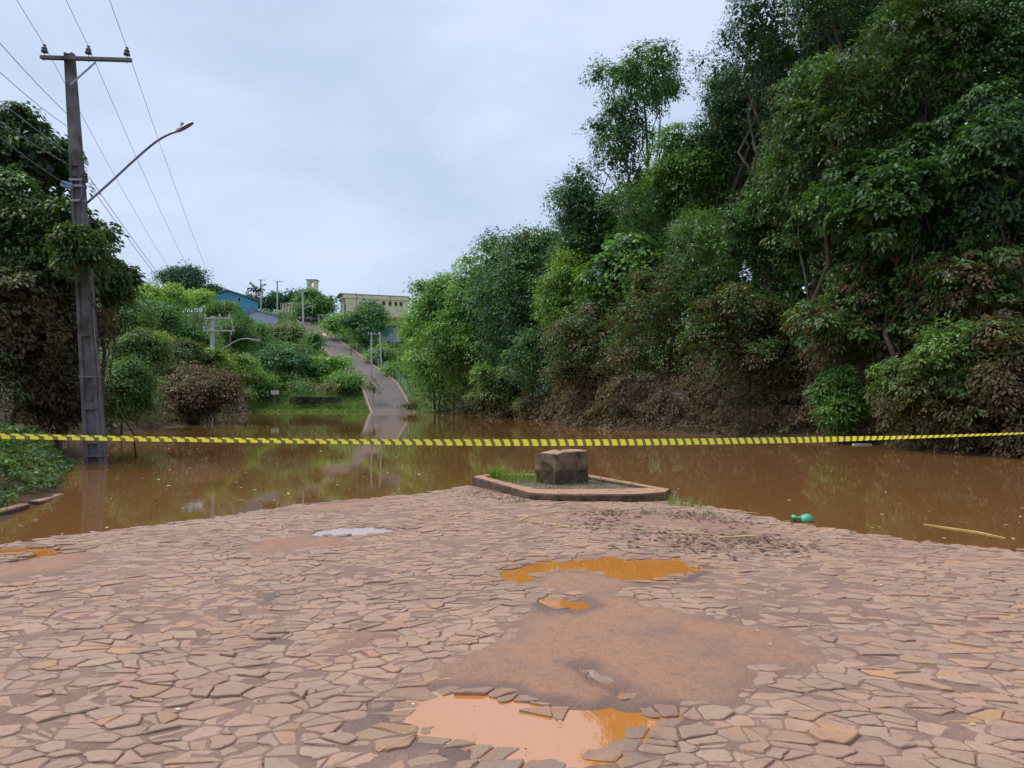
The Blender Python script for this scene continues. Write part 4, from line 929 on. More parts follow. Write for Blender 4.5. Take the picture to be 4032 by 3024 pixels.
# tower
tc = P(1231, 1115, 245); tw = 1.55; tz = tc[2]
tr = empty('tower', (tc[0], tc[1], 27.5)); tag(tr, 'square yellow tower with an open top window on the hilltop', 'tower')
MB().box((tc[0], tc[1], 33.2), (tw, tw, 6.5)).build('shaft', M['yellow_wall'], tr)
for sx in (-1, 1):
    for sy in (-1, 1): MB().box((tc[0] + sx * (tw - 0.42), tc[1] + sy * (tw - 0.42), 40.55), (0.42, 0.42, 0.85)).build('corner_pier', M['yellow_wall'], tr)
MB().box((tc[0], tc[1], 41.65), (tw, tw, 0.25)).build('lintel', M['yellow_wall'], tr)
MB().box((tc[0], tc[1], 42.0), (tw + 0.35, tw + 0.35, 0.1)).build('roof_slab', M['roof_grey'], tr)
# blue house with a gabled roof
d = 200.0; x0, x1 = P(822, 0, d)[0], P(972, 0, d)[0]; ze, zr, zb = P(0, 1167, d)[2], P(0, 1143, d)[2], P(0, 1215, d)[2] - 3; xm = P(896, 0, d)[0]
bh = empty('blue_house', ((x0 + x1) / 2, d, zb)); tag(bh, 'bright blue house with a shallow gable roof half hidden by trees', 'house')
pv = [(x0, zb), (x1, zb), (x1, ze), (xm, zr - 0.15), (x0, ze)]
MB().add([(x, d, z) for x, z in pv] + [(x, d + 9, z) for x, z in pv], [(0, 1, 2, 3, 4), (9, 8, 7, 6, 5)] + [(i, 5 + i, 5 + (i + 1) % 5, (i + 1) % 5) for i in range(5)]).build('wall', M['blue_wall'], bh)
for xa, xb in ((x0 - 0.6, xm), (xm, x1 + 0.6)):
    za = ze - 0.2 if xa < x0 else zr; zb2 = zr if xa < x0 else ze - 0.2
    MB().add([(xa, d - .7, za), (xb, d - .7, zb2), (xb, d + 9.5, zb2), (xa, d + 9.5, za), (xa, d - .7, za + .22), (xb, d - .7, zb2 + .22), (xb, d + 9.5, zb2 + .22), (xa, d + 9.5, za + .22)], [(0, 3, 2, 1), (4, 5, 6, 7), (0, 1, 5, 4), (1, 2, 6, 5), (2, 3, 7, 6), (3, 0, 4, 7)]).build('roof', M['roof_grey'], bh)
wf = MB().box((P(942, 0, d)[0], d - 0.03, P(0, 1182, d)[2]), (0.45, 0.05, 0.75)).build('window', M['white_paint'], bh)
MB().box((P(942, 0, d)[0], d - 0.09, P(0, 1182, d)[2]), (0.36, 0.02, 0.65)).build('pane', M['dark'], wf)
wf = MB().box((P(851, 0, d)[0], d - 0.03, P(0, 1190, d)[2]), (0.5, 0.05, 0.6)).build('window', M['white_paint'], bh)
MB().box((P(851, 0, d)[0], d - 0.09, P(0, 1190, d)[2]), (0.42, 0.02, 0.52)).build('pane', M['dark'], wf)
# pale board shed
d = 186.0; x0, x1 = P(982, 0, d)[0], P(1092, 0, d)[0]; xm = P(1013, 0, d)[0]; zr = P(0, 1224, d)[2]; zl, zrt = P(0, 1234, d)[2], P(0, 1245, d)[2]; zb = P(0, 1302, d)[2]
sh = empty('shed', ((x0 + x1) / 2, d, zb - 1.5)); tag(sh, 'pale lilac boarded shed with gable roof left of the hill road', 'shed')
k = 14
for i in range(k):
    xa = x0 + (x1 - x0) * (i + 0.015) / k; xb = x0 + (x1 - x0) * (i + 0.985) / k
    ztop = lambda x: zl + (zr - zl) * (x - x0) / (xm - x0) if x < xm else zr + (zrt - zr) * (x - xm) / (x1 - xm)
    MB().add([(xa, d, zb), (xb, d, zb), (xb, d, ztop(xb)), (xa, d, ztop(xa)), (xa, d + .06, zb), (xb, d + .06, zb), (xb, d + .06, ztop(xb)), (xa, d + .06, ztop(xa))], [(0, 1, 2, 3), (7, 6, 5, 4), (0, 4, 5, 1), (1, 5, 6, 2), (2, 6, 7, 3), (3, 7, 4, 0)]).build('board', M['white_boards'], sh)
for xa, xb, za, zc2 in ((x0 - .5, xm, zl - .1, zr), (xm, x1 + .5, zr, zrt - .15)):
    MB().add([(xa, d - .5, za), (xb, d - .5, zc2), (xb, d + 7, zc2), (xa, d + 7, za), (xa, d - .5, za + .18), (xb, d - .5, zc2 + .18), (xb, d + 7, zc2 + .18), (xa, d + 7, za + .18)], [(0, 3, 2, 1), (4, 5, 6, 7), (0, 1, 5, 4), (1, 2, 6, 5), (2, 3, 7, 6), (3, 0, 4, 7)]).build('roof', M['roof_grey'], sh)
MB().box(((x0 + x1) / 2, d + 3.5, zb - 0.9), ((x1 - x0) / 2 - .2, 3.3, 0.9)).build('undercroft_shade', M['dark'], sh)  # solid dark box painted in for the shade of the open underside
for xx in (x0 + .15, xm, x1 - .2): MB().box((xx, d + .1, zb - 1.2), (0.12, 0.12, 1.2)).build('post', M['concrete_far'], sh)
# bent-topped fence posts with a yellow wall behind
d = 218.0
yw = empty('boundary_wall', P(1143, 1247, 236)); tag(yw, 'low yellow wall behind the bent concrete posts on the crest', 'wall')
for i in range(4):
    a, b = P(1104 + 20 * i + .4, 0, 236)[0], P(1124 + 20 * i - .4, 0, 236)[0]; MB().box(((a + b) / 2, 236, P(0, 1228, 236)[2]), ((b - a) / 2, 0.15, 3.0)).build('panel', M['yellow_wall'], yw)
fp = empty('security_fence', P(1143, 1250, d)); tag(fp, 'row of dark bent topped concrete posts on the crest beside the road', 'fence')
for i in range(7):
    x = 1107 + 11.5 * i; b_ = P(x, 1252, d); e = P(x, 1208, d); e2 = P(x + 4, 1197, d)
    MB().tube([b_ - np.array((0, 0, 1)), e, e2], 0.13, 6).build('post', M['stained'], fp)
for z in (1215, 1230): MB().tube([P(1107, z, d), P(1176, z, d)], 0.025, 5).build('strand', M['wire'], fp)
# kiosk and sand heap beside the road
c = P(1270, 1285, 196); gz = land1(c[0], 196)
kk = empty('kiosk', (c[0], 196, gz)); tag(kk, 'small ruined kiosk with a grey slab roof beside the upper road', 'kiosk')
for sx in (-1, 1): MB().box((c[0] + sx * 0.75, 196, gz + 1.4), (0.22, 0.8, 1.9)).build('pier', M['grey_wall'], kk)
MB().box((c[0], 196.6, gz + 1.2), (0.6, 0.1, 1.6)).build('back_wall', M['stained'], kk)
MB().box((c[0] + .2, 196, gz + 3.45), (1.5, 1.1, 0.12)).build('roof_slab', M['roof_grey'], kk)
for lb, px, py, w in (('heap of yellow sand at the road edge under the kiosk', 1281, 1330, 1.5), ('smaller orange sand heap left of the yellow one', 1259, 1318, 0.9)):
    d = 183.0; c = P(px, py, d); gz = land1(c[0], d); th = np.linspace(0, 6.283, 13)[:-1]; mb = MB(); rr = [(1, 0), (.8, .35), (.45, .75), (.1, .95)]
    v = [(c[0] + w * r_ * math.cos(a) * (1 + .15 * math.sin(3 * a)), d + w * r_ * math.sin(a), gz - .15 + z * w * .75) for r_, z in rr for a in th]
    mb.add(v, [(i * 12 + j, i * 12 + (j + 1) % 12, i * 12 + 12 + (j + 1) % 12, i * 12 + 12 + j) for i in range(3) for j in range(12)] + [tuple(range(36, 48))]); tag(mb.build('sand_heap', M['sand'], None, smooth=True), lb, 'sand heap')
# open shelter and hut behind the roadside fence
d = 152.0; a, b = P(1523, 1375, d), P(1576, 1375, d); gz = land1((a[0] + b[0]) / 2, d)
sr = empty('shelter', ((a[0] + b[0]) / 2, d, gz)); tag(sr, 'open shelter with a thin pale roof behind the roadside fence', 'shelter')
MB().add([(a[0], d, a[2] - .3), (b[0], d, a[2] + .15), (b[0], d + 3, a[2] + .4), (a[0], d + 3, a[2]), (a[0], d, a[2] - .2), (b[0], d, a[2] + .25), (b[0], d + 3, a[2] + .5), (a[0], d + 3, a[2] + .1)], [(0, 3, 2, 1), (4, 5, 6, 7), (0, 1, 5, 4), (1, 2, 6, 5), (2, 3, 7, 6), (3, 0, 4, 7)]).build('roof', M['white_paint'], sr)
for xx in (a[0] + .2, (a[0] + b[0]) / 2, b[0] - .2):
    for yy2 in (d + .2, d + 2.8): MB().box((xx, yy2, (gz + a[2]) / 2 - 0.3), (0.07, 0.07, (a[2] - gz) / 2 + .3)).build('post', M['oldwood'], sr)
d = 174.0; c = P(1524, 1313, d); gz = land1(c[0], d)
hu = empty('hut', (c[0], d, gz)); tag(hu, 'grey hut with a blue door between the dark tree and the wood', 'hut')
MB().box((c[0] + .4, d + 2, gz + 1.6), (2.2, 2, 2.4)).build('wall', M['concrete_far'], hu)
MB().box((c[0] - .3, d - .03, c[2]), (0.65, 0.05, 0.75)).build('door', M['blue_wall'], hu)
MB().box((c[0] + .4, d + 1.7, gz + 4.1), (2.6, 2.6, 0.12)).build('roof', M['roof_grey'], hu)
d = 128.0; c = P(972, 1409, d)
hb = empty('ruined_hut', (c[0], d, land1(c[0], d))); tag(hb, 'scrap of cream wall showing between slope shrubs above the sign', 'wall')
MB().box((c[0], d, c[2] - 1.2), (0.55, 0.3, 1.9)).build('wall', M['yellow_wall'], hb); MB().box((c[0], d, c[2] + .78), (0.7, 0.45, 0.08)).build('cap', M['roof_grey'], hb)
# roadside fence on the right of the hill road
fe = empty('roadside_fence', (RC[30][0] + 3.2, RC[30][1], ROADZ[30])); tag(fe, 'thin posts and wires fencing the right edge of the hill road', 'fence')
pp = []
for i in range(24, 56, 3):
    b_ = np.r_[RC[i][:2] + side[i] * (hw + 0.7), ROADZ[i] - 0.4]; t_ = b_ + np.array((0, 0, 2.1)); MB().tube([b_, t_], 0.06, 6).build('post', M['concrete_far'], fe); pp.append(t_)
for dz in (0.1, 0.6, 1.1): MB().tube([p - np.array((0, 0, dz)) for p in pp], 0.018, 4).build('strand', M['wire'], fe)

# ------------------------------------------------------------------ traffic island, block, near kerb
def rough_concrete(name, top, sidec, moss, bump=0.8, damp=0.0):
    m, N, out, L = mat(name)
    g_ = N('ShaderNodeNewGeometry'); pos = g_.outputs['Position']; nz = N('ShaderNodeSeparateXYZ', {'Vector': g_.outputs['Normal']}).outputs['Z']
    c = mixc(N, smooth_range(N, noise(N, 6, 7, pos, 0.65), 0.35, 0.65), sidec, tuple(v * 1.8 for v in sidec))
    c = mixc(N, smooth_range(N, noise(N, 2.5, 7, pos, 0.7, 0.5), 0.5, 0.62), c, moss)
    c = mixc(N, smooth_range(N, noise(N, 14, 6, pos, 0.7), 0.60, 0.68), c, (0.33, 0.24, 0.16))
    c = mixc(N, mth(N, 'MULTIPLY', smooth_range(N, nz, 0.55, 0.9), smooth_range(N, noise(N, 7, 6, pos, 0.65), 0.28, 0.5)), c, top)  # pale tops over dark sides: light from above put into the colour
    if damp:                                     # tide mark of the last flood
        pz = mth(N, 'ADD', N('ShaderNodeSeparateXYZ', {'Vector': pos}).outputs['Z'], mth(N, 'MULTIPLY', noise(N, 5, 4, pos), 0.06))
        c = mixc(N, mth(N, 'MULTIPLY', smooth_range(N, pz, damp + 0.015, damp - 0.015), 0.6), c, (0.05, 0.034, 0.023))
    bs = N('ShaderNodeBsdfPrincipled', {'Base Color': c, 'Roughness': 0.9, 'Specular IOR Level': 0.2})
    bn = N('ShaderNodeBump', {'Strength': bump, 'Distance': 0.02, 'Height': mth(N, 'ADD', noise(N, 14, 6, pos, 0.7), mth(N, 'MULTIPLY', noise(N, 60, 4, pos), 0.3))}); L(bn.outputs[0], bs.inputs['Normal'])
    L(bs.outputs[0], out.inputs['Surface']); return m
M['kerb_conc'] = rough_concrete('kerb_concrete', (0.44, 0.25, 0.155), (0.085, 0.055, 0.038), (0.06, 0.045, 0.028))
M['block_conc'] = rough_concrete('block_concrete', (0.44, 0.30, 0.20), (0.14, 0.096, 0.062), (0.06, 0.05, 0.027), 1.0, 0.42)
OUT = [(-0.80, 14.65), (-0.10, 13.0), (0.30, 12.05), (0.75, 11.85), (1.95, 11.85), (2.55, 12.15), (2.72, 12.55), (1.62, 15.0), (0.55, 15.25), (-0.55, 15.1)]
INN = [(-0.52, 14.62), (0.15, 13.1), (0.46, 12.62), (0.80, 12.55), (1.85, 12.62), (2.25, 12.70), (2.42, 12.78), (1.48, 14.75), (0.52, 15.0), (-0.42, 14.88)]
KT = 0.185
isl = empty('traffic_island', (1.0, 13.4, 0.0)); tag(isl, 'low kerbed island of stained concrete at the water edge', 'traffic island')
for i in range(len(OUT)):
    j = (i + 1) % len(OUT); o0, o1, i1, i0 = [np.array(v) for v in (OUT[i], OUT[j], INN[j], INN[i])]
    n = max(2, int(np.hypot(*(o1 - o0)) / 0.12)); mb = MB(); rows = []
    for k in range(n + 1):
        t = k / n if 0 < k < n else (0.003 if k == 0 else 0.997)
        a = o0 + (o1 - o0) * t; b = i0 + (i1 - i0) * t; nn = unit(a - b); zt = KT + 0.006 * fbm(np.array([a[0] * 4]), np.array([a[1] * 4]), 3, 3)[0]
        w1 = 0.012 * fbm(np.array([a[0] * 6]), np.array([a[1] * 6]), 8, 3)[0]; a = a + nn * w1
        rows.append([np.r_[a, -0.12], np.r_[a, zt * .5], np.r_[a - nn * 0.004, zt - 0.025], np.r_[a - nn * 0.022, zt], np.r_[(a + b) / 2, zt + 0.004], np.r_[b + nn * 0.02, zt], np.r_[b, zt - 0.02], np.r_[b, -0.12]])
    mb.add(np.array(rows).reshape(-1, 3), [(r_ * 8 + q_, r_ * 8 + q_ + 1, r_ * 8 + 8 + q_ + 1, r_ * 8 + 8 + q_) for r_ in range(n) for q_ in range(7)] + [tuple(range(8))[::-1], tuple(range(n * 8, n * 8 + 8))])
    mb.build('kerb', M['kerb_conc'], isl)
X, Y = np.meshgrid(np.arange(-0.8, 2.75, 0.05), np.arange(12.3, 15.3, 0.05)); s = poly_sdf(X, Y, INN)
M['soil'] = surf('island_soil', (0.10, 0.07, 0.05), (0.20, 0.14, 0.10), 5, 0.95, 0.7, 50, obj=False)
so = grid_mesh('soil', X - 1.0, Y - 13.4, KT - 0.055 + 0.025 * fbm(X * 2, Y * 2, 6, 4), M['soil'], isl, keep=s < 0.06)
def tufts(n, fn, hmin, hmax, wd, cols, lean=0.35):
    xy, z = fn(n); n = len(xy); a = frng.uniform(0, 6.28, n); hgt = frng.uniform(hmin, hmax, n)
    tip = np.c_[np.cos(a), np.sin(a)] * (hgt * frng.uniform(0.1, lean * 2, n))[:, None]; sd = np.c_[-np.sin(a), np.cos(a)] * wd
    b = np.c_[xy, z]; mid = b + np.c_[tip * 0.4, hgt * 0.65]; top = b + np.c_[tip, hgt * frng.uniform(.75, 1, n)]; s3 = np.c_[sd, np.zeros(n)]
    v1 = np.stack([b - s3, b + s3, mid + s3 * .8, mid - s3 * .8], 1); v2 = np.stack([mid - s3 * .8, mid + s3 * .8, top + s3 * .1, top - s3 * .1], 1)
    base = np.array([PAL[c] for c in cols]); col = base[frng.integers(0, len(base), n)] * frng.uniform(.7, 1.4, (n, 1))
    return np.concatenate([v1, v2]).reshape(-1, 3), np.repeat(np.concatenate([col, col]), 4, 0)
def isl_fn(cx, cy, sx, sy):
    def fn(n):
        xy = np.c_[frng.normal(cx, sx, n), frng.normal(cy, sy, n)]; xy = xy[poly_sdf(xy[:, 0], xy[:, 1], INN) < -0.02]
        xy = xy[poly_sdf(xy[:, 0], xy[:, 1], [(0.81, 13.6), (1.44, 14.15), (1.1, 14.6), (0.47, 14.05)]) > 0.0]; return xy, np.full(len(xy), KT - 0.06)
    return fn
g1 = leaf_mesh('grass', [tufts(900, isl_fn(0.0, 14.5, 0.5, 0.35), .05, .28, .004, ('light', 'lime', 'lime'), 0.6), tufts(130, isl_fn(1.7, 13.8, 0.35, 0.5), .04, .26, .003, ('light', 'olive', 'lime'), 0.6), tufts(350, isl_fn(1.0, 13.4, 0.7, 0.6), .03, .12, .004, ('olive', 'light', 'dry')),
                         tufts(90, isl_fn(-0.35, 14.6, 0.08, 0.08), .2, .36, .007, ('light', 'lime'), 0.5)], M['leaf'], isl); g1['kind'] = 'stuff'
# square block with a socket in its top
F_, R_, L_ = np.array((0.81, 13.58)), np.array((1.46, 14.12)), np.array((0.45, 14.02)); B_ = L_ + R_ - F_
bz0, bz1 = KT - 0.08, KT + 0.56
blk = empty('concrete_block', (0.95, 14.1, bz0)); tag(blk, 'mossy square concrete block with a round hole on the traffic island', 'concrete block')
def bl(u, v): return F_ * (1 - u) * (1 - v) + R_ * u * (1 - v) + L_ * (1 - u) * v + B_ * u * v
n = 20; mb = MB(); idx = {}; vs = []
def bp(u, v, w):
    key = (round(u * n), round(v * n), round(w * n))
    if key not in idx:
        p = bl(u, v); c = bl(.5, .5); z = bz0 + (bz1 - bz0 + 0.015 * (u - v)) * w; off = p - c; k = 1 + 0.02 * w - 0.03 * (abs(2 * w - 1) > .96)
        nse = lambda s_: 0.022 * fbm(np.array([p[0] * 5 + z * 4]), np.array([p[1] * 5 - z * 3]), s_, 4)[0]
        q = c + off * (k + nse(3) / 0.35); zz = z + nse(7) * (w > .9)
        if w == 1:
            e = min(u, 1 - u, v, 1 - v)
            if e < 0.06: zz -= 0.018
            if math.hypot(u - .5, v - .5) < 0.11: zz -= 0.12
            if v > .75 and u < .35: zz -= 0.05 * (v - .75) / .25
            if u < .12 and v < .2: zz -= 0.03
        idx[key] = len(vs); vs.append((q[0], q[1], zz))
    return idx[key]
fs = []
for i in range(n):
    for j in range(n):
        a, b, c, d = i / n, (i + 1) / n, j / n, (j + 1) / n
        fs += [(bp(a, c, 1), bp(b, c, 1), bp(b, d, 1), bp(a, d, 1)), (bp(a, 0, c), bp(b, 0, c), bp(b, 0, d), bp(a, 0, d)), (bp(b, 1, c), bp(a, 1, c), bp(a, 1, d), bp(b, 1, d)), (bp(0, b, c), bp(0, a, c), bp(0, a, d), bp(0, b, d)), (bp(1, a, c), bp(1, b, c), bp(1, b, d), bp(1, a, d))]
mb.add(vs, fs).build('block', M['block_conc'], blk, smooth=False)
lathe(MB(), (*bl(.5, .5), bz1 - 0.075), [(0.072, 0), (0.072, 0.055), (0.055, 0.055), (0.055, 0.0)], 16).build('socket_ring', surf('rust', (0.14, 0.06, 0.03), (0.22, 0.10, 0.05), 9, 0.9, 0.4), blk)
# near left kerb
kr = empty('roadside_kerb', (-7.3, 10.5, 0)); tag(kr, 'broken concrete kerb with weeds behind it at the left water edge', 'kerb')
for p0, p1, tp in (((-6.75, 7.2), (-7.62, 11.55), .13), ((-7.72, 11.95), (-8.15, 13.35), .06)):
    p0, p1 = np.array(p0), np.array(p1); nn = unit(np.array((-(p1 - p0)[1], (p1 - p0)[0]))) * 0.16; k = 12; rows = []
    for i in range(k + 1):
        c = p0 + (p1 - p0) * i / k; zt = tp + 0.012 * fbm(np.array([c[0] * 3]), np.array([c[1] * 3]), 5, 3)[0] - (0.05 * i / k)
        rows.append([np.r_[c, -0.3], np.r_[c, zt - .02], np.r_[c + nn * .12, zt], np.r_[c + nn * .9, zt + .005], np.r_[c + nn, zt - .02], np.r_[c + nn, -0.3]])
    MB().add(np.array(rows).reshape(-1, 3), [(r_ * 6 + q_ + 1, r_ * 6 + q_, r_ * 6 + 6 + q_, r_ * 6 + 6 + q_ + 1) for r_ in range(k) for q_ in range(5)] + [tuple(range(6)), tuple(range(k * 6, k * 6 + 6))[::-1]]).build('kerb_stone', M['kerb_conc'], kr)

# ------------------------------------------------------------------ caution tape
m, N, out, L = mat('caution_tape')
uv = N('ShaderNodeUVMap', uv_map='UVMap').outputs['UV']; sx = N('ShaderNodeSeparateXYZ', {'Vector': uv})
fr = mth(N, 'FRACT', sx.outputs['X']); st = mth(N, 'LESS_THAN', fr, 0.6)
c = mixc(N, st, (0.20, 0.21, 0.09), (1.0, 0.93, 0.08))
bs = N('ShaderNodeBsdfPrincipled', {'Base Color': c, 'Roughness': 0.4}); tl = N('ShaderNodeBsdfTranslucent', {'Color': c})
mx = N('ShaderNodeMixShader', {0: 0.42}); L(bs.outputs[0], mx.inputs[1]); L(tl.outputs[0], mx.inputs[2]); L(mx.outputs[0], out.inputs['Surface']); M['tape'] = m
K = 420; xs = np.linspace(-9.5, 13.5, K); ys = 7.8 + 0.345 * xs
zz = H - (np.interp(xs / ys * F + CX, np.array([-1500, 0, 300, 700, 1000, 1300, 1500, 1750, 2000, 2212, 2700]) * S2, np.array([905, 942, 948, 953.5, 956, 956, 954, 950, 943.5, 936, 915]) * S2) - YH) / F * ys
for _ in range(60): zz[1:-1] = (zz[:-2] + 2 * zz[1:-1] + zz[2:]) / 4
u = np.r_[0, np.cumsum(np.sqrt(np.diff(xs) ** 2 + np.diff(ys) ** 2))] / 0.106
fold = sstep(0.2, -2.2, xs)                       # folded lengthwise towards the left end
tw = 1.2 * sstep(3.0, 6.5, xs) + 0.15 * np.sin(xs * 1.7)
wd = 0.036 * (1 - 0.36 * fold)
nrm = unit(np.array((0.345, -1.0))); t_ax = unit(np.array((1, 0.345)))
v, uvs, f = [], [], []
for i in range(K):
    for j, q in enumerate((1.0, 0.33, 0.33, -0.33, -1.0)):
        o2 = wd[i] * q; v.append((xs[i] + nrm[0] * o2 * math.sin(tw[i]), ys[i] + nrm[1] * o2 * math.sin(tw[i]) - (0.004 * fold[i] if j < 2 else 0), zz[i] + o2 * math.cos(tw[i])))
        sk = 0.13 * q + 0.06 * q * q; uvs.append((u[i] + sk + (0.2 * fold[i] if j < 2 else 0) - 0.02 * q * fold[i], q))
for i in range(K - 1):
    for j in (0, 2, 3): f.append((i * 5 + j, i * 5 + j + 1, i * 5 + 5 + j + 1, i * 5 + 5 + j))
me = bpy.data.meshes.new('caution_tape'); me.from_pydata(v, [], f); me.update(); ul = me.uv_layers.new(name='UVMap')
li = np.zeros(len(me.loops), np.int32); me.loops.foreach_get('vertex_index', li); ul.data.foreach_set('uv', np.array(uvs, np.float32)[li].ravel())
tag(link('caution_tape', me, M['tape']), 'yellow and dark striped caution tape strung across the flooded road', 'caution tape')

# ------------------------------------------------------------------ small things
def onroad(x, y): p = ground_px(x, y); return np.array((p[0], p[1], max(0.0, float(mud_z(np.array([p[0]]), np.array([p[1]]))[0]), float(g_road(*p)))))
# green plastic bag
b0 = onroad(1735, 1127); b0[2] = 0.0; bag = empty('plastic_bag', b0); tag(bag, 'knotted green plastic bag floating at the water edge', 'plastic bag')
m, N, out, L = mat('green_plastic'); bs = N('ShaderNodeBsdfPrincipled', {'Base Color': (0.10, 0.42, 0.22, 1), 'Roughness': 0.25}); bn = N('ShaderNodeBump', {'Strength': 0.7, 'Distance': 0.02, 'Height': noise(N, 18, 4)}); L(bn.outputs[0], bs.inputs['Normal'])
L(bs.outputs[0], out.inputs['Surface']); M['bag'] = m
def blob(mb, c, r, s, k=0.18, nu=18, nv=12):
    c = np.asarray(c, float); v = []
    for i in range(nv + 1):
        ph = math.pi * i / nv
        for j in range(nu):
            a = 2 * math.pi * j / nu; d_ = np.array((math.sin(ph) * math.cos(a), math.sin(ph) * math.sin(a), math.cos(ph)))
            q = 1 + k * fbm(np.array([d_[0] * 2 + d_[2] * 1.7]), np.array([d_[1] * 2 + 3]), s, 3)[0]; v.append(c + d_ * np.asarray(r) * q)
    return mb.add(v, [(i * nu + j, (i + 1) * nu + j, (i + 1) * nu + (j + 1) % nu, i * nu + (j + 1) % nu) for i in range(nv) for j in range(nu)])
blob(MB(), b0 + np.array((0.045, 0, 0.035)), (0.095, 0.085, 0.075), 3).build('filled_part', M['bag'], bag, smooth=True)
mb = MB(); ks = [(-0.02, .05, .025), (-0.055, .052, .018), (-0.085, .05, .022), (-0.12, .055, .04), (-0.155, .06, .034), (-0.165, .06, .012)]
v = [b0 + np.array((x, math.cos(a) * r_ * 1.3 * (1 + .25 * math.sin(3 * a)), z + math.sin(a) * r_ * (1 + .3 * math.cos(4 * a)))) for x, z, r_ in ks for a in np.arange(10) * .6283]
mb.add(v, [(i * 10 + j, i * 10 + (j + 1) % 10, i * 10 + 10 + (j + 1) % 10, i * 10 + 10 + j) for i in range(5) for j in range(10)]).build('tied_neck', M['bag'], bag, smooth=True)
M['straw'] = surf('straw', (0.50, 0.38, 0.10), (0.66, 0.52, 0.18), 5, 0.7, 0)
M['yellow_strip'] = surf('yellow_strip', (0.46, 0.33, 0.12), (0.58, 0.44, 0.16), 6, 0.7, 0)
def on_water(x, y): d = H * F / (y * S2 - YH); return np.array(((x * S2 - CX) / F * d, d, 0.0))
w = [on_water(x, y) + np.array((0, 0, .006)) for x, y in ((1995, 1133), (2060, 1143), (2110, 1150), (2172, 1163))]
tag(MB().tube(w, [.005, .010, .011, .004], 6).build('reed_stalk', M['straw']), 'long yellow reed stalk floating near the picture edge', 'reed')
w = [onroad(x, y) + np.array((0, 0, .02)) for x, y in ((1552, 1166), (1632, 1162))]; tag(MB().tube(w, [.014, .011], 6).build('stick', M['straw']), 'pale stick lying on the stones below the island', 'stick')
def ribbon(label, px, wdt=0.014):
    w = np.array([onroad(x, y) + np.array((0, 0, .012)) for x, y in px]); k = np.linspace(0, len(w) - 1, len(w) * 8); w = np.stack([np.interp(k, range(len(w)), w[:, i]) for i in range(3)], 1)
    w[1:-1, 0] += frng.normal(0, .012, len(w) - 2); w[1:-1, 1] += frng.normal(0, .012, len(w) - 2); w[:, 2] += frng.uniform(0, .008, len(w))
    tg = unit(np.gradient(w, axis=0)); s3 = np.c_[-tg[:, 1], tg[:, 0], np.zeros(len(w))] * (wdt * frng.uniform(.35, 1.1, len(w)))[:, None]; n = len(w); th = np.array((0, 0, .004))
    v = np.concatenate([w - s3, w + s3, w + s3 + th, w - s3 + th]); f = [(a * n + i, a * n + i + 1, b * n + i + 1, b * n + i) for a, b in ((0, 1), (1, 2), (2, 3), (3, 0)) for i in range(n - 1)]
    tag(MB().add(v, f).build('yellow_ribbon', M['yellow_strip']), label, 'ribbon')
ribbon('bent yellow strip lying on the stones just below the island', [(1475, 1098), (1390, 1100), (1300, 1104), (1200, 1107), (1140, 1117), (1124, 1125), (1150, 1130), (1200, 1137), (1250, 1141)])
ribbon('short broken yellow strip continuing right of the bent one', [(1256, 1141), (1310, 1142), (1370, 1144), (1395, 1146)])
ribbon('frayed yellow strip end near the muddy litter', [(1440, 1152), (1490, 1155), (1540, 1156)])
ribbon('yellow strip along the stones at the right water edge', [(1500, 1098), (1550, 1102), (1590, 1106), (1640, 1112)])
w = on_water(1862, 961); tag(MB().box(w + np.array((0, 0, .02)), (0.36, 0.08, 0.03), 0.1).build('foam_board', M['white_paint'], bevel=0.01), 'white foam slab floating under the tape by the near bank', 'foam slab')
w = on_water(1690, 1107); tag(MB().box(on_water(1712, 1112) * 1 + np.array((0, 0, .004)), (0.0, 0.0, 0.0)).build('x', None), 'x') if False else None
# leaf litter, floating scraps and plants round the island
def scraps(n, fn, smin, smax, cols, zoff, name, label):
    xy, z = fn(n); n = len(xy); a = frng.uniform(0, 6.28, n); s = frng.uniform(smin, smax, n); asp = frng.uniform(.25, .8, n)
    t = np.c_[np.cos(a), np.sin(a), frng.normal(0, .12, n)] * s[:, None]; b = np.c_[-np.sin(a), np.cos(a), frng.normal(0, .12, n)] * (s * asp)[:, None]; c = np.c_[xy, z + zoff]
    v = np.stack([c - t, c - b, c + t, c + b], 1).reshape(-1, 3); base = np.array(cols); col = np.repeat(base[frng.integers(0, len(base), n)] * frng.uniform(.7, 1.2, (n, 1)), 4, 0)
    return v, col
def fl(n):
    y = 9 + 100 * frng.random(n) ** 2.6; x = frng.uniform(-.75, .72, n) * y; ok = (poly_sdf(x, y, WATER) < -0.4) & (g_road(x, y) < -0.01); return np.c_[x, y][ok], np.zeros(ok.sum())
LC = [(0.5, 0.42, 0.33), (0.6, 0.55, 0.48), (0.35, 0.25, 0.12), (0.45, 0.36, 0.2), (0.16, 0.10, 0.06)]
def fl2(n):                                       # thicker drift of scraps on the left water
    y = frng.uniform(12, 60, n); x = frng.uniform(-.55, -.1, n) * y; ok = (poly_sdf(x, y, WATER) < -0.4) & (g_road(x, y) < -0.01); return np.c_[x, y][ok], np.zeros(ok.sum())
M['scrap'] = surf('scrap', (1, 1, 1), (0.9, 0.9, 0.9), 9, 0.8, 0, usecol=True)
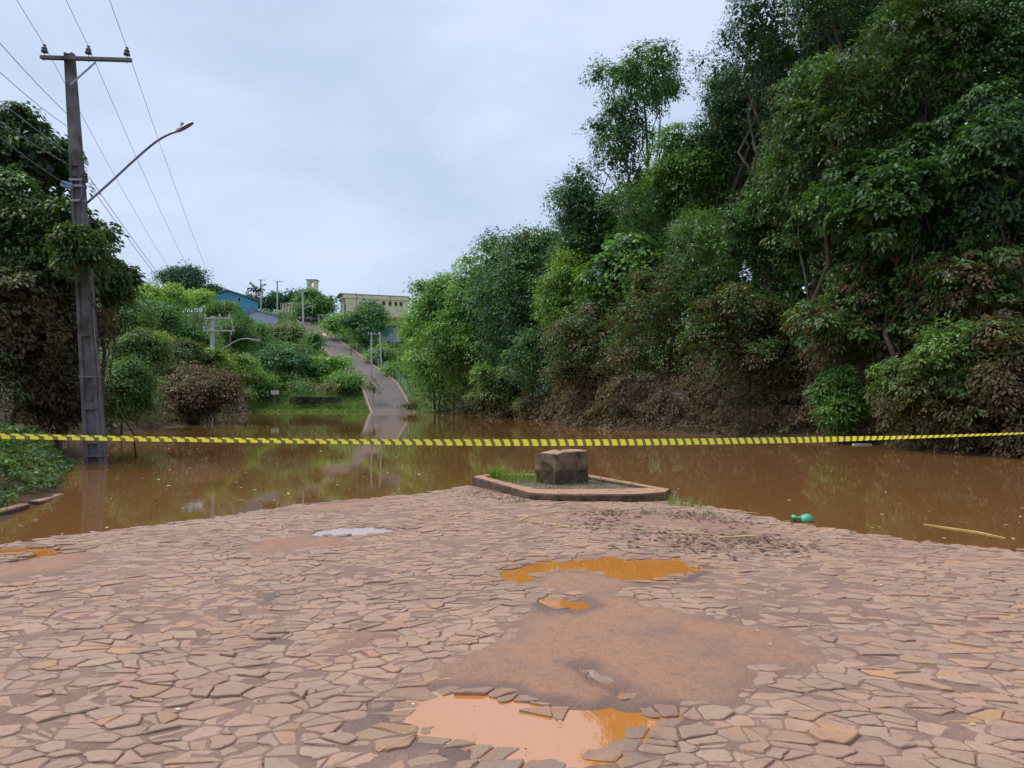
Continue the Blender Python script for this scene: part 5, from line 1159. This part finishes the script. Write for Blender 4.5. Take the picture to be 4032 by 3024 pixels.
tag(leaf_mesh('floating_litter', [scraps(420, fl, .012, .05, LC, .006, '', ''), scraps(520, fl2, .015, .06, LC, .006, '', '')], M['scrap'], kind='stuff'), 'pale scraps and leaves drifting on the brown water')
def gl(n):
    y = frng.uniform(3, 13, n); x = frng.uniform(-.7, .7, n) * y; z = g_road(x, y); ok = z > .01; return np.c_[x, y][ok], np.maximum(z, mud_z(x, y))[ok]
def gl2(n):
    p = np.array([ground_px(*q) for q in ((1300, 1110), (1480, 1112), (1560, 1125), (1600, 1165), (1680, 1180), (1500, 1180), (1440, 1155), (1300, 1130), (1080, 1075), (1050, 1062))])
    k = frng.integers(0, len(p), n); xy = p[k] + frng.normal(0, .28, (n, 2)); z = g_road(xy[:, 0], xy[:, 1]); ok = (z > .008) & (poly_sdf(xy[:, 0], xy[:, 1], OUT) > .02); return xy[ok], np.maximum(z, mud_z(xy[:, 0], xy[:, 1]))[ok]
DC = [(0.17, 0.10, 0.07), (0.22, 0.14, 0.10), (0.13, 0.08, 0.055), (0.27, 0.17, 0.11)]
tag(leaf_mesh('litter', [scraps(70, gl, .006, .02, [(0.62, 0.52, 0.42), (0.7, 0.62, 0.5), (0.5, 0.42, 0.12)], .008, '', ''), scraps(1500, gl2, .012, .05, DC, .012, '', ''), scraps(500, gl, .004, .012, DC, .006, '', '')], M['scrap'], kind='stuff'), 'dark leaf litter and pale bits on the stones')
def tf(px, sp):
    p = np.array([ground_px(*q) for q in px])
    def fn(n):
        k = frng.integers(0, len(p), n); xy = p[k] + frng.normal(0, sp, (n, 2)); z = g_road(xy[:, 0], xy[:, 1]); ok = (z > -.005) & (poly_sdf(xy[:, 0], xy[:, 1], OUT) > .01); return xy[ok], z[ok]
    return fn
tag(leaf_mesh('grass', [tufts(120, tf([(1455, 1090), (1470, 1092), (1500, 1096)], .1), .05, .2, .004, ('light', 'lime'), 0.6), tufts(150, tf([(1405, 1112), (1330, 1112), (1530, 1112), (1120, 1085)], .1), .03, .1, .005, ('light', 'olive', 'mid'))], M['leaf'], kind='stuff'), 'thin grass growing round the foot of the island')
